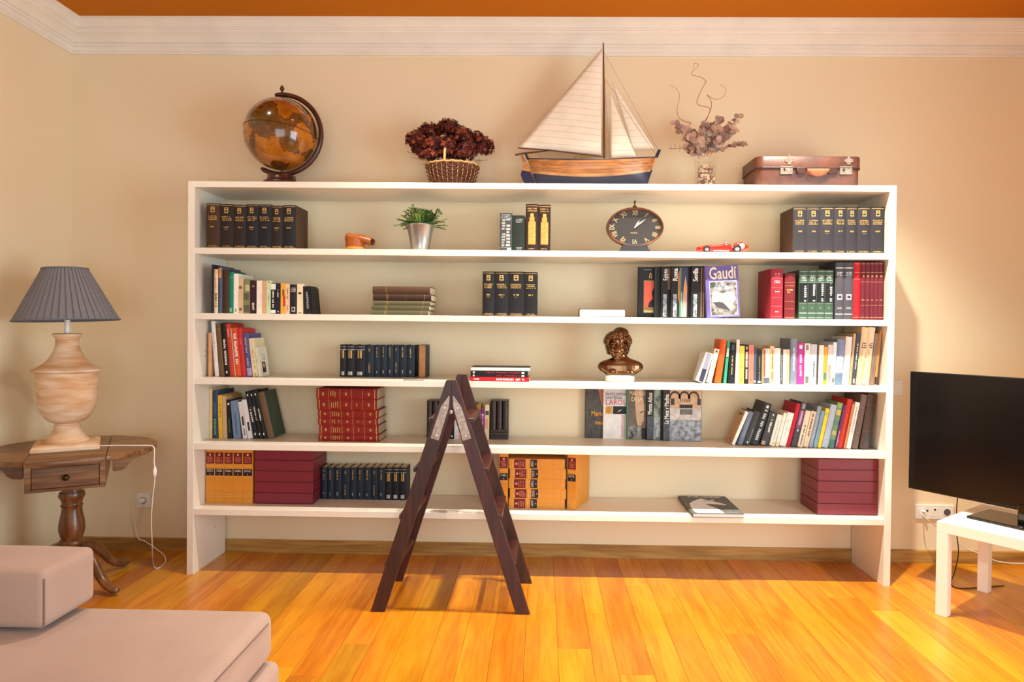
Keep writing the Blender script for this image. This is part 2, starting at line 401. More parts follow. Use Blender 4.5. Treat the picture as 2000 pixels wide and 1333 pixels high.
# ================================================================== step ladder
M_ladder = wood('ladder_mahogany', (70, 28, 20), (38, 14, 10), 0.42, 'Z', 1.0, 0.05, 0.1)
M_hinge = mat('worn_hinge_steel', (176, 160, 148), 0.4, 0.8, 0.5, 0.6, 60, c2=(126, 106, 94))
M_screw = mat('screw_steel', (205, 200, 192), 0.3, 1.0)
LX, LYN, LYF = -0.420, 3.150, 3.555                    # apex x, faces of near and far frame
lad = thing('step_ladder', 'dark mahogany folding step ladder standing open before the bookcase', 'ladder', (LX, (LYN + LYF) / 2, 0))
def RX(v): return v + .411
LFT = [(-.787, 0), (-.719, 0), (-.411, .972), (-.411, 1.108), (-.430, 1.108), (-.437, 1.102)]
RGT = [(-.029, 0), (-.096, 0), (-.4112, .985), (-.4112, 1.108), (-.392, 1.108), (-.386, 1.102)]
mid = (LYN + LYF) / 2; RT = 0.022
for (ya, yb) in ((LYN, LYN + RT), (LYF - RT, LYF)):
    for pg in (LFT, RGT):
        sh = 0.0 if ya == LYN else 0.004
        MB().prism([(RX(p[0]) + sh, p[1]) for p in pg], ya - mid, yb - mid).build('rail', M_ladder, lad, bevel=0.0015, bseg=1)
for z in (.235, .465, .69, .925):
    for sgn in (-1, 1):
        f = z / 1.11
        if sgn < 0: c = -.753 + (-.428 + .753) * f
        else: c = -.0625 + (-.394 + .0625) * f
        a = (c - .037, c + .032) if sgn < 0 else (c - .032, c + .0345)
        MB().box(RX(a[0]), RX(a[1]), LYN + RT - mid - .004, LYF - RT - mid + .004, z - .022, z).build('tread', M_ladder, lad, bevel=0.002, bseg=1)
        if sgn < 0:
            MB().box(RX(a[0]), RX(c - .026), LYN - mid + .0015, LYN + RT - mid - .0042, z - .022, z).build('tread_tenon', M_ladder, lad, bevel=0.002, bseg=1)
for sgn in (-1, 1):
    ang = math.atan2(.325, 1.11) * sgn
    c0 = Vector((RX(-.411 + sgn * .008), LYN - mid - .0016, 1.03)); c1 = c0 + Vector((sgn * math.sin(abs(ang)) * .215, 0, -math.cos(ang) * .215))
    d = (c1 - c0).normalized(); nrm = Vector((d.z, 0, -d.x)); h = .021
    outer = nrm if (nrm.x * sgn) > 0 else -nrm
    # the plate tapers to the middle seam at its top
    P = [c0 + outer * .004, c0 + d * .0 - outer * .0005, c0 + d * .05 - outer * .012, c1 - outer * .012, c1 + outer * (h + .008), c0 + d * .06 + outer * (h + .004)]
    pl = MB().prism([(q.x, q.z) for q in P], LYN - mid - .0032, LYN - mid - .0004).build('hinge_plate', M_hinge, lad, bevel=0.0005, bseg=1)
    for t_ in (.06, .197):
        q = c0 + d * t_ + outer * .006
        MB().lathe([(0, .0016), (.004, .001), (.0046, 0)], 10, Matrix.Translation((q.x, LYN - mid - .0034, q.z)) @ Matrix.Rotation(PI / 2, 4, 'X')).build('screw', M_screw, pl)
MB().lathe([(0, .003), (.008, .002), (.0095, 0)], 14, Matrix.Translation((RX(-.411), LYN - mid - .0034, .955)) @ Matrix.Rotation(PI / 2, 4, 'X')).build('pivot_pin', M_hinge, lad)

# ================================================================== round drop-leaf pedestal table
M_tab = wood('table_walnut', (148, 106, 66), (92, 60, 34), 0.42, 'X', 1.0, 0.1)
M_tabv = wood('table_walnut_turned', (132, 88, 52), (84, 50, 28), 0.33, 'Z', 1.0, 0.25)
M_knob = mat('bronze_knob', (70, 58, 44), 0.3, 0.9)
TR = math.radians(31); TZ = 0.72; TC = (-2.395, 3.385)
tb = thing('pedestal_table', 'round dark wooden pedestal table with a small drawer in the corner', 'table', (TC[0], TC[1], 0), (0, 0, TR))
R0 = 0.380; JX = 0.160
def arc(a0, a1, n, r=R0): return [(r * math.cos(a0 + (a1 - a0) * i / n), r * math.sin(a0 + (a1 - a0) * i / n)) for i in range(n + 1)]
th = math.acos(JX / R0)
MB().prism(arc(th, PI - th, 16) + arc(PI + th, 2 * PI - th, 16), TZ - .026, TZ, 'XY').build('table_top', M_tab, tb, bevel=0.004, smooth=40)
th2 = math.acos((JX + .0015) / R0)
MB().prism(arc(-th2, th2, 22), TZ - .026, TZ, 'XY').build('leaf', M_tab, tb, bevel=0.004, smooth=40)
MB().prism(arc(PI - th2, PI + th2, 22), TZ - .026, TZ, 'XY').build('leaf', M_tab, tb, bevel=0.004, smooth=40)
# apron box open at the front for the drawer
zb, zt = .568, TZ - .0265; yf, yk = -.320, .30; bx = .158
ap = MB().box(-bx, -bx + .024, yf, yk, zb, zt).box(bx - .024, bx, yf, yk, zb, zt).box(-bx + .024, bx - .024, yk - .02, yk, zb, zt) \
    .box(-bx + .024, bx - .024, yf, yk - .02, zb, zb + .014).box(-bx + .024, bx - .024, yf, yf + .02, zt - .012, zt)
ap.build('apron', M_tab, tb, bevel=0.0015, bseg=1)
dw = MB().box(-bx + .026, bx - .026, yf + .003, yf + .25, zb + .0155, zt - .0135).build('drawer', M_tab, tb, bevel=0.0015, bseg=1)
MB().lathe([(.006, 0), (.006, .008), (.013, .014), (.015, .020), (.010, .026), (0, .028)], 18, Matrix.Translation((0, yf + .003, (zb + zt) / 2)) @ Matrix.Rotation(PI / 2, 4, 'X')).build('knob', M_knob, dw, smooth=50)
for s in (-1, 1):
    br = [(.182, zt), (.182, zt - .083), (.190, zt - .087), (.225, zt - .082), (.245, zt - .066), (.258, zt - .044), (.276, zt - .030), (.31, zt - .018), (.335, zt - .007), (.345, zt)]
    MB().prism([(s * p[0], p[1]) for p in br], -.16, -.138).build('leaf_bracket', M_tab, tb, bevel=0.0015, bseg=1)
q = .00259 / 11.1
ZC0 = .492; prof = [(.045, zb), (.045, ZC0 + .001)] + [(r * .84, ZC0 - (y - 30) * q) for y, r in ((31, .066), (60, .068), (110, .071), (140, .067), (200, .058), (270, .0535), (300, .055), (318, .060), (335, .058), (350, .054), (400, .0535), (500, .057), (600, .063),
        (700, .068), (800, .0705), (880, .069), (960, .064), (1020, .058), (1060, .056), (1075, .063), (1110, .068), (1150, .068), (1185, .062), (1215, .05))]
MB().lathe(prof, 40).build('column', M_tabv, tb, smooth=50)
MB().lathe([(.045, .217), (.056, .212), (.056, .150), (.03, .135), (0, .135)], 24).build('hub', M_tabv, tb, smooth=50)
cab = [(.04, .182, .028), (.085, .190, .028), (.122, .178, .027), (.152, .152, .026), (.178, .116, .024), (.205, .080, .022), (.235, .052, .021), (.268, .036, .020), (.295, .028, .020), (.315, .030, .017), (.325, .034, .010)]
for k in range(4):
    a = math.radians(-50 + 90 * k); ca, sa = math.cos(a), math.sin(a); rings = []
    for i, (r, z, h) in enumerate(cab):
        j0, j1 = max(i - 1, 0), min(i + 1, len(cab) - 1)
        t = Vector((cab[j1][0] - cab[j0][0], cab[j1][1] - cab[j0][1])).normalized(); nn = Vector((-t.y, t.x))
        wd = .022 if i < len(cab) - 2 else (.020 if i == len(cab) - 2 else .012)
        ring = []
        for u in range(12):
            b = 2 * PI * u / 12
            px = r + nn.x * math.sin(b) * h * .95; pz = max(z + nn.y * math.sin(b) * h * .95, 0.0005); pw = math.cos(b) * wd
            ring.append((px * ca - pw * sa, px * sa + pw * ca, pz))
        rings.append(ring)
    MB().loft(rings).build('foot', M_tabv, tb, smooth=60)

# ================================================================== table lamp
M_urn = mat('whitewashed_wood', (206, 160, 116), 0.62, 0, 0.3, 0.85, 7, 0.10, 60, c2=(232, 212, 188), stretch=(1, 1, 4.5))
M_shade = mat('grey_pleated_fabric', (122, 120, 126), 0.85, 0, 0.2, 0.15, 90)
M_shade2 = mat('grey_shade_tape', (104, 110, 122), 0.8, 0, 0.2)
M_cord = mat('white_cord', (238, 234, 228), 0.45)
lp = thing('table_lamp', 'large whitewashed wooden urn lamp with grey pleated shade on the pedestal table', 'lamp', (TC[0] - .018, TC[1] - .01, TZ), (0, 0, 0))
pr = Matrix.Rotation(math.radians(33), 4, 'Z')
hw = .142
rings = []
for h, z in ((hw - .004, 0.0005), (hw, .005), (hw, .020), (hw - .006, .028), (hw - .022, .033)):
    rings.append([pr @ Vector((sx * h, sy * h, z)) for sx, sy in ((-1, -1), (1, -1), (1, 1), (-1, 1))])
MB().loft(rings).build('plinth', M_urn, lp)
def zy(y): return (872 - y) * .00259
prof = [(.10, .030), (.116, .034), (.117, .042), (.108, .048), (.098, .058), (.083, .078), (.070, .096), (.064, .105), (.067, .108), (.069, .113), (.067, .118), (.062, .121), (.061, .128),
        (.072, .131), (.090, .137), (.112, .152), (.131, .176), (.145, .204), (.153, .235), (.157, .275), (.159, .32), (.160, .36), (.161, .384), (.164, .386), (.178, .390), (.182, .396), (.180, .402), (.168, .407),
        (.140, .420), (.115, .436), (.096, .455), (.080, .478), (.068, .502), (.0605, .53), (.0595, .548), (.063, .556), (.0625, .562), (.071, .566), (.076, .573), (.0755, .580), (.069, .584), (.02, .585), (0, .585)]
MB().lathe([(r * .84, z) for r, z in prof], 56).build('urn', M_urn, lp, smooth=45)
MB().lathe([(.0125, .584), (.0125, .70), (.02, .705), (.02, .75), (0, .752)], 20).build('stem', M_plastic, lp, smooth=40)
st = Matrix.Translation((0, 0, .65)) @ Matrix.Rotation(math.radians(-2.4), 4, 'Y')
zb2, zt2, rb, rt = .0, .262, .231, .100
NP = 46; ring = [[], [], [], []]
for k in range(NP):
    a = 2 * PI * k / NP; da = 2 * PI / NP
    for fr, off in ((0.0, 0.0), (0.72, 0.0), (0.80, -.030), (0.92, -.030)):
        b = a + da * fr
        for q_, (r, z) in enumerate(((rb, zb2), (rt, zt2))):
            rr = r * (1 + off * (1.0 if q_ == 0 else 1.6))
            ring[q_].append(st @ Vector((rr * math.cos(b), rr * math.sin(b), z)))
            ring[q_ + 2].append(st @ Vector(((rr - .006) * math.cos(b), (rr - .006) * math.sin(b), z)))
mb = MB(); mb.loft([ring[2], ring[0], ring[1], ring[3], ring[2]], True, False)
sh = mb.build('shade', M_shade, lp)
for r, z, r2 in ((rb, zb2, .0035), (rt, zt2, .004)):
    MB().tube([st @ Vector((r * math.cos(2 * PI * i / 64), r * math.sin(2 * PI * i / 64), z)) for i in range(64)], r2, 8, True).build('shade_tape', M_shade2, sh, smooth=60)
MB().tube([st @ Vector((.0, 0, .10)), st @ Vector((rt - .004, 0, zt2 - .004))], .0018, 6).tube([st @ Vector((.0, 0, .10)), st @ Vector((-.049, .084, zt2 - .004))], .0018, 6).tube([st @ Vector((0, 0, .10)), st @ Vector((-.049, -.084, zt2 - .004))], .0018, 6).build('shade_carrier', M_screw, sh)
# cord: over the table edge, down with an in-line switch, a loop on the boards, then up to the wall socket
base = Vector(lp.location)
def Pc(x, y, Y): return atY(x, y, Y) - base
tipY = TC[1] + .06
cp = [Vector((.018, 0, 0)) + q_ for q_ in [Vector((.12, .04, .004)), Vector((.20, .055, .004)), Vector((.30, .062, .004)), Vector((.365, .066, .004)), Vector((.389, .066, -.002)), Vector((.393, .067, -.03))]]
for x, y, Y in ((301, 900, tipY), (302, 915, tipY), (302, 932, tipY + .01), (301.5, 945, tipY + .02), (298, 975, tipY + .04), (295.5, 1015, tipY + .08), (297, 1060, tipY + .14)):
    cp.append(Pc(x, y, Y))
for x, y in ((298, 1095), (301, 1108), (308, 1111), (319, 1104), (324, 1096), (319, 1084), ):
    cp.append(atZ(x, y, .003) - base)
for x, y, Y in ((308, 1075, YB - .05), (296, 1066, YB - .03), (281, 1057, YB - .022), (270, 1052, YB - .022), (264, 1030, YB - .02), (261, 1000, YB - .026), (265, 985, YB - .045), (273, 979, YB - .05)):
    cp.append(Pc(x, y, Y))
def smooth_path(pts, n=6):
    out = []
    for i in range(len(pts) - 1):
        p0, p1, p2, p3 = pts[max(i - 1, 0)], pts[i], pts[i + 1], pts[min(i + 2, len(pts) - 1)]
        for k in range(n):
            t = k / n
            out.append(0.5 * ((2 * p1) + (p2 - p0) * t + (2 * p0 - 5 * p1 + 4 * p2 - p3) * t * t + (3 * p1 - p0 - 3 * p2 + p3) * t ** 3))
    out.append(pts[-1]); return out
cpath = smooth_path([Vector(p) for p in cp])
for p in cpath: p.z = max(p.z, .0036 - base.z) if p.y > .0 and p.z < -.3 else p.z
cord = MB().tube(cpath, .0030, 8).build('cord', M_cord, lp, smooth=60)
c0 = Pc(302, 922, tipY + .004)
MB().ball(c0, (.011, .009, .030), 14, 10).build('cord_switch', M_plastic, cord, smooth=60)
c1 = Vector(SOCK_L) - base
MB().lathe([(.0, .001), (.016, .001), (.0165, .012), (.013, .024), (.006, .040), (0, .041)], 18, Matrix.Translation((c1.x, c1.y - .0045, c1.z)) @ Matrix.Rotation(PI / 2, 4, 'X')).build('plug', M_plastic, cord, smooth=50)

# ================================================================== sofa (chaise end)
M_sofa = mat('pink_taupe_velvet', (172, 144, 129), 0.85, 0, 0.2, 0.35, 5, 0.10, 420, c2=(156, 127, 114), sheen=0.25)
M_seam = mat('sofa_seam', (120, 98, 90), 0.9)
sf = thing('sofa', 'pinkish taupe fabric chaise sofa in the near left corner', 'sofa', (-1.9, 1.2, 0))
def soft_box(x0, x1, y0, y1, z0, z1, r, puff=0.0, n=14, seed=0):
    """upholstered block: rounded edges and a gently uneven crown"""
    bm = bmesh.new(); bmesh.ops.create_cube(bm, size=1.0)
    for v in bm.verts:
        v.co = Vector(((x0 + x1) / 2 + v.co.x * (x1 - x0), (y0 + y1) / 2 + v.co.y * (y1 - y0), (z0 + z1) / 2 + v.co.z * (z1 - z0)))
    bmesh.ops.bevel(bm, geom=list(bm.edges), offset=r, segments=5, profile=0.5, affect='EDGES')
    bmesh.ops.subdivide_edges(bm, edges=[e for e in bm.edges if e.calc_length() > .12], cuts=n, use_grid_fill=True)
    rr = random.Random(seed)
    ph = [rr.uniform(0, 6) for _ in range(4)]
    for v in bm.verts:
        u = (v.co.x - x0) / (x1 - x0); w_ = (v.co.y - y0) / (y1 - y0)
        if v.co.z > z1 - r * .6:
            b = max(0, min(1, 4 * u * (1 - u) * 1.6)) * max(0, min(1, 4 * w_ * (1 - w_) * 1.6))
            v.co.z += puff * b * (.75 + .25 * math.sin(u * 9 + ph[0]) * math.cos(w_ * 7 + ph[1]))
    me = bpy.data.meshes.new('cushion'); bm.to_mesh(me); bm.free(); me.shade_smooth(); me.materials.append(M_sofa)
    me.transform(Matrix.Translation((1.9, -1.2, 0)))
    return me
link('seat_cushion', soft_box(-2.35, -.855, .35, 2.15, .280, .438, .035, .022, seed=3), sf)
link('armrest', soft_box(-2.60, -1.437, 1.915, 2.145, .462, .636, .022, .008, 10, 5), sf)
link('base', soft_box(-2.60, -.835, .30, 2.16, .05, .272, .03, 0.0, 6, 6), sf)
link('back', soft_box(-2.70, -2.40, .10, 1.90, .30, .80, .05, .01, 8, 8), sf)
MB().tube([Vector((-1.438, 1.918, z)) + Vector((1.9, -1.2, 0)) + Vector((-.003, .003, 0)) for z in (.468, .51, .56, .610)], .0022, 6).build('arm_seam', M_seam, sf)
pts = [Vector((-.8545, y, .410)) + Vector((1.9, -1.2, 0)) for y in (.40, .8, 1.2, 1.6, 2.0, 2.10)]
MB().tube(pts, .0022, 6).build('seat_seam', M_seam, sf)
for xx, yy in ((-2.5, .4), (-.92, .4), (-2.5, 2.05), (-.92, 2.05)):
    MB().lathe([(.022, 0), (.028, .05), (0, .05)], 14, Matrix.Translation((xx + 1.9, yy - 1.2, 0.0))).build('foot', M_black, sf)

# ================================================================== television on its white table
M_tvt = mat('white_foil', (240, 230, 220), 0.42)
M_tvb = mat('tv_bezel', (10, 10, 12), 0.25)
M_scr = mat('tv_screen', (9, 9, 12), 0.14, 0, 0.5)
M_gls = mat('tv_foot_gloss', (10, 9, 9), 0.06, 0, 0.6)
M_silver = mat('silver_trim', (190, 186, 180), 0.3, 0.9)
U = Vector((.612, -.791, 0)); V = Vector((.791, .612, 0))
L0 = atZ(1826, 1200.4, 0); L0.z = 0
phi = math.atan2(U.y, U.x)
tt = thing('tv_table', 'square white side table carrying the television', 'table', L0, (0, 0, phi))
MB().box(0, .55, 0, .55, .40, .45).build('table_top', M_tvt, tt, bevel=0.0015, bseg=1)
for a in (0, .5):
    for b in (0, .5): MB().box(a + .0003, a + .0497, b + .0003, b + .0497, 0, .3998).build('leg', M_tvt, tt, bevel=0.0012, bseg=1)
tv = thing('television', 'large black flat screen television switched off on the white table', 'television', L0 + U * .275 + V * .265 + Vector((0, 0, .45)), (0, 0, phi - .07))
MB().box(-.275 + .07, .245, -.105, .135, .0005, .013).build('stand_base', M_gls, tv, bevel=0.003)
MB().box(.0 - .06 + .04, .06 + .04, -.03, .03, .013, .10).build('stand_neck', M_gls, tv, bevel=0.004)
W2, zb3, zt3 = .535, .068, .694
MB().box(-W2, W2, -.012, .020, zb3, zt3).build('casing', M_tvb, tv, bevel=0.004)
MB().box(-W2 * .6, W2 * .6, .020, .055, .12, .5).build('rear_housing', M_tvb, tv, bevel=0.012)
MB().box(-W2 + .010, W2 - .010, -.0135, -.0122, zb3 + .016, zt3 - .010).build('screen', M_scr, tv)
MB().box(-W2 - .0012, W2 + .0012, -.006, .004, zb3 - .0012, zt3 + .0012).build('edge_trim', M_silver, tv)
MB().ball((.02, -.098, .0132), (.012, .004, .0008), 12, 6).build('standby_badge', M_silver, tv)
# black mains lead behind the table and white aerial lead from the socket strip
bt = Vector(tv.location); Rz = Matrix.Rotation(-phi + .07, 4, 'Z')
def loc_tv(p): return Rz @ (Vector(p) - bt)
pp = [atY(1872, 965, 3.70), atY(1869, 985, 3.72), atY(1868.5, 1010, 3.73), atY(1869, 1045, 3.74), atY(1872, 1075, 3.74), atY(1870, 1095, 3.73), atY(1864, 1120, 3.70)]
g = atZ(1858, 1142, .004); g2 = atZ(1880, 1150, .004)
pp += [g, g2, g2 + Vector((.25, .05, 0))]
MB().tube([loc_tv(p) for p in smooth_path(pp)], .0028, 8).build('power_cord', M_black, tv, smooth=60)
sk = Vector(SOCK_R)
al = bpy.data.objects.new('aerial_cable', None); COL.objects.link(al); al.location = sk
tag(al, 'thin white aerial cable hanging from the triple socket behind the table', 'cable')
pp = [sk + Vector((-.071, -.012, .006)), atY(1800, 1003, YB - .06), atY(1815, 1018, YB - .09), atY(1840, 1037, YB - .10), atY(1862, 1054, YB - .10), atY(1890, 1073, YB - .09), atY(1915, 1083, YB - .08), atY(1945, 1096, YB - .06), atY(1980, 1101, YB - .05), atY(2030, 1100, YB - .04)]
MB().tube([p - sk for p in smooth_path(pp)], .0028, 8).build('lead', M_cord, al, smooth=60)
MB().lathe([(.0, .0), (.009, .0), (.009, .014), (.0045, .026), (0, .027)], 14, Matrix.Translation((-.071, -.0106, .006)) @ Matrix.Rotation(PI / 2, 4, 'X')).build('aerial_plug', M_plastic, al, smooth=50)
# ================================================================== things on top of the bookcase
ZT = BH
# ---- globe
def globe_material():
    m = bpy.data.materials.new('antique_globe_map'); m.use_nodes = True; nt = m.node_tree; N = nt.nodes; L = nt.links; b = N['Principled BSDF']
    b.inputs['Roughness'].default_value = 0.16; b.inputs['Coat Weight'].default_value = 0.5; b.inputs['Coat Roughness'].default_value = 0.08
    tc = N.new('ShaderNodeTexCoord')
    def noise(sc, det, dist=0.0, off=(0, 0, 0)):
        mp = N.new('ShaderNodeMapping'); mp.inputs['Location'].default_value = off; L.new(tc.outputs['Object'], mp.inputs['Vector'])
        n = N.new('ShaderNodeTexNoise'); n.inputs['Scale'].default_value = sc; n.inputs['Detail'].default_value = det; n.inputs['Distortion'].default_value = dist
        L.new(mp.outputs[0], n.inputs['Vector']); return n.outputs['Fac']
    def ramp(src, pts):
        r = N.new('ShaderNodeValToRGB'); e = r.color_ramp.elements
        for i, (p, c) in enumerate(pts):
            if i < 2: e[i].position = p; e[i].color = lin(c)
            else: q = e.new(p); q.color = lin(c)
        L.new(src, r.inputs[0]); return r.outputs[0]
    land = noise(6.5, 6, 0.3, (0.31, 0.12, 0.4))
    col_ = ramp(land, [(0.0, (192, 124, 36)), (0.47, (180, 110, 30)), (0.49, (72, 42, 16)), (0.51, (124, 80, 32)), (0.58, (92, 62, 28)), (0.66, (112, 90, 40)), (1.0, (80, 82, 44))])
    age = noise(14, 5, 0, (2, 1, 0)); mx = N.new('ShaderNodeMix'); mx.data_type = 'RGBA'; mx.blend_type = 'MULTIPLY'
    rg = ramp(age, [(0.3, (170, 130, 90)), (0.65, (255, 255, 255))]); mx.inputs[0].default_value = 0.7
    L.new(col_, mx.inputs[6]); L.new(rg, mx.inputs[7])
    fine = noise(90, 2, 0, (5, 1, 3)); rg2 = ramp(fine, [(0.30, (120, 80, 40)), (0.38, (255, 255, 255))])
    mx2 = N.new('ShaderNodeMix'); mx2.data_type = 'RGBA'; mx2.blend_type = 'MULTIPLY'; mx2.inputs[0].default_value = 0.5
    L.new(mx.outputs[2], mx2.inputs[6]); L.new(rg2, mx2.inputs[7]); L.new(mx2.outputs[2], b.inputs['Base Color'])
    return m
M_gw = wood('globe_stand_wood', (84, 40, 24), (50, 22, 14), 0.35, 'Z', 1.0, 0.2)
M_ink = mat('globe_ink', (58, 36, 18), 0.4)
GY = 3.735; gc = atY(550.5, 263, GY); gr = 74.2 * mpp(GY) * .945
gl = thing('globe', 'antique style amber world globe on a wooden meridian stand', 'globe', (gc.x, GY, ZT))
gz = gc.z - ZT
sp = MB().ball((0, 0, 0), gr, 64, 40).build('sphere', globe_material(), gl, smooth=80)
sp.location = (0, 0, gz); sp.rotation_euler = (0.0, math.radians(8), math.radians(40))
MB().tube([(gr * 1.001 * math.cos(2 * PI * i / 72), gr * 1.001 * math.sin(2 * PI * i / 72), 0) for i in range(72)], .0022, 6, True).build('equator_line', M_ink, sp)
for la in (-23.5, 23.5):
    a = math.radians(la)
    MB().tube([(gr * math.cos(a) * math.cos(2 * PI * i / 60), gr * math.cos(a) * math.sin(2 * PI * i / 60), gr * math.sin(a)) for i in range(60)], .0006, 5, True).build('tropic_line', M_ink, sp)
pts = []
for i in range(49):
    a = math.radians(100 - 221 * i / 48); pts.append((gr * 1.105 * math.cos(a), 0, gz + gr * 1.105 * math.sin(a)))
rings = []
for i, p in enumerate(pts):
    a = math.radians(100 - 221 * i / 48); d = Vector((math.cos(a), 0, math.sin(a))); e = Vector((0, 1, 0)); ring = []
    tp = 0.6 if i in (0, 48) else 1
    for k in range(10):
        b = 2 * PI * k / 10; ring.append(Vector(p) + d * math.cos(b) * .0135 * tp + e * math.sin(b) * .017 * tp)
    rings.append(ring)
MB().loft(rings).build('meridian_arm', M_gw, gl, smooth=60)
zt_ = gz + gr * 1.105
MB().lathe([(.006, zt_), (.006, zt_ + .022), (.011, zt_ + .026), (.013, zt_ + .034), (.010, zt_ + .042), (.004, zt_ + .050), (0, zt_ + .056)], 18).build('finial', M_gw, gl, smooth=50)
zb_ = gz - gr * 1.105
MB().lathe([(.100, 0), (.104, .016), (.098, .026), (.086, .034), (.078, .040), (.074, max(zb_ - .010, .036)), (0, max(zb_ - .010, .036))], 36).build('base', M_gw, gl, smooth=50)
for sg_ in (-1, 1): MB().tube([(0, 0, gz + sg_ * gr * 1.09), (0, 0, gz + sg_ * gr * .99)], .006, 8).build('axis_pin', M_gw, gl)

# ---- basket of dried hydrangeas
M_wk = mat('dark_wicker', (96, 52, 32), 0.6, 0, 0.3, 0.6, 60, c2=(60, 30, 20))
M_wk2 = mat('pale_cane', (206, 160, 106), 0.6, 0, 0.3, 0.3, 40)
BY = 3.755; b0 = atY(884, 300, BY); s_ = mpp(BY)
bk = thing('flower_basket', 'oval wicker basket full of dried dark red hydrangeas', 'basket', (b0.x, BY, ZT))
HB = .128; RT_, RB_ = .148, .108; asp = .82
for k in range(12):
    z = .006 + (HB - .012) * k / 11; r = RB_ + (RT_ - RB_) * (z / HB) ** .8; pts = []
    for i in range(96):
        a = 2 * PI * i / 96; wv_ = .0035 * math.cos(15 * a + PI * k)
        pts.append(((r + wv_) * math.cos(a), (r + wv_) * math.sin(a) * asp, z + .0012 * math.sin(5 * a + k)))
    MB().tube(pts, .0052, 5, True).build('weaver', M_wk, bk, smooth=60)
for k in range(30):
    a = 2 * PI * k / 30
    MB().tube([(RB_ * math.cos(a), RB_ * math.sin(a) * asp, .002), ((RT_ - .004) * math.cos(a) * .97, (RT_ - .004) * math.sin(a) * asp * .97, HB * .6), (RT_ * math.cos(a), RT_ * math.sin(a) * asp, HB)], .0024, 5).build('stake', M_wk2, bk)
MB().tube([(RT_ * math.cos(2 * PI * i / 60), RT_ * math.sin(2 * PI * i / 60) * asp, HB + .002 + .003 * math.sin(20 * 2 * PI * i / 60)) for i in range(60)], .0062, 7, True).build('rim', M_wk2, bk, smooth=60)
MB().tube([(RB_ * math.cos(2 * PI * i / 48), RB_ * math.sin(2 * PI * i / 48) * asp, .0045) for i in range(48)], .0045, 6, True).build('foot_ring', M_wk2, bk, smooth=60)
MB().lathe([(0, .004), (RB_, .004), (RB_, .008), (0, .008)], 24, Matrix.Diagonal((1, asp, 1, 1))).build('bottom', M_wk, bk)
hp = []
for i in range(25):
    a = PI * i / 24; hp.append((-.028, -.118 * math.cos(a), HB + .135 * math.sin(a)))
MB().tube(hp, .0075, 8).build('handle', M_wk2, bk, smooth=60)
M_hy = [mat('dried_petal_%d' % i, c, 0.75, 0, 0.2, 0.5, 80) for i, c in enumerate(((98, 40, 32), (132, 58, 40), (66, 28, 28), (152, 74, 46)))]
M_stem = mat('dried_stem', (110, 66, 44), 0.8)
rh = random.Random(21)
def hydrangea(c, R, n):
    mb = MB()
    for i in range(n):
        d = Vector((rh.gauss(0, 1), rh.gauss(0, 1), rh.gauss(0, 1))).normalized(); d.z = d.z if d.z > -.5 else -d.z * .5; d.normalize()
        p = Vector(c) + Vector((d.x * R[0], d.y * R[1], d.z * R[2])) * (rh.uniform(.35, 1.0) ** .5) * rh.uniform(.95, 1.22)
        x = d.cross(Vector((rh.random(), rh.random(), rh.random() + .1))).normalized(); y = d.cross(x); s = rh.uniform(.008, .0135); mi = rh.choice((0, 0, 0, 1, 1, 2, 2, 3))
        for k in range(4):
            a = k * PI / 2; u = x * math.cos(a) + y * math.sin(a); v_ = x * -math.sin(a) + y * math.cos(a); lift = d * s * rh.uniform(.1, .7)
            mb.add([p, p + u * s * .6 + v_ * s * .5 + lift * .4, p + u * s * 1.15 + lift, p + u * s * .6 - v_ * s * .5 + lift * .4], [(0, 1, 2, 3)], mi)
    mb.ball(c, (R[0] * .62, R[1] * .62, R[2] * .62), 10, 7, mi=2)
    return mb
for px, py, dy, R, n in ((838, 303, -.06, (.05, .04, .026), 110), (905, 303, -.06, (.055, .04, .024), 110), (872, 300, -.05, (.05, .04, .026), 110), (815, 275, -.02, (.050, .05, .042), 170), (838, 262, .03, (.052, .05, .048), 170), (876, 252, .0, (.052, .055, .042), 190), (848, 284, -.05, (.055, .05, .042), 190),
                         (901, 268, -.03, (.055, .05, .045), 190), (926, 275, .03, (.050, .05, .042), 160), (944, 288, -.01, (.046, .05, .048), 170), (915, 292, -.05, (.050, .045, .032), 140), (872, 285, -.06, (.045, .04, .035), 130), (885, 285, .06, (.06, .05, .045), 120), (822, 292, .01, (.045, .045, .028), 120)):
    q = atY(px, py, BY + dy); c = (q.x - b0.x, dy, q.z - ZT)
    hydrangea(c, tuple(v * 1.12 for v in R), int(n * 1.7)).build('flower_head', M_hy, bk, fix=False)
mb = MB()
for i in range(26):
    a = rh.uniform(0, 2 * PI); rr_ = rh.uniform(.02, .11); e = Vector((rr_ * 1.9 * math.cos(a), rr_ * 1.3 * math.sin(a) , HB + rh.uniform(.03, .09)))
    mb.tube([Vector((rr_ * .5 * math.cos(a), rr_ * .4 * math.sin(a), HB - .03)), e], .0014, 4)
for x0_, z0_, x1_, z1_ in ((-.10, .15, -.245, .195), (-.10, .15, -.225, .165), (-.1, .14, -.16, .125), (.1, .16, .20, .15)):
    mb.tube([(x0_, -.03, z0_), ((x0_ + x1_) / 2, -.05, (z0_ + z1_) / 2 - .006), (x1_, -.06, z1_)], .0013, 4)
mb.build('stems', M_stem, bk)

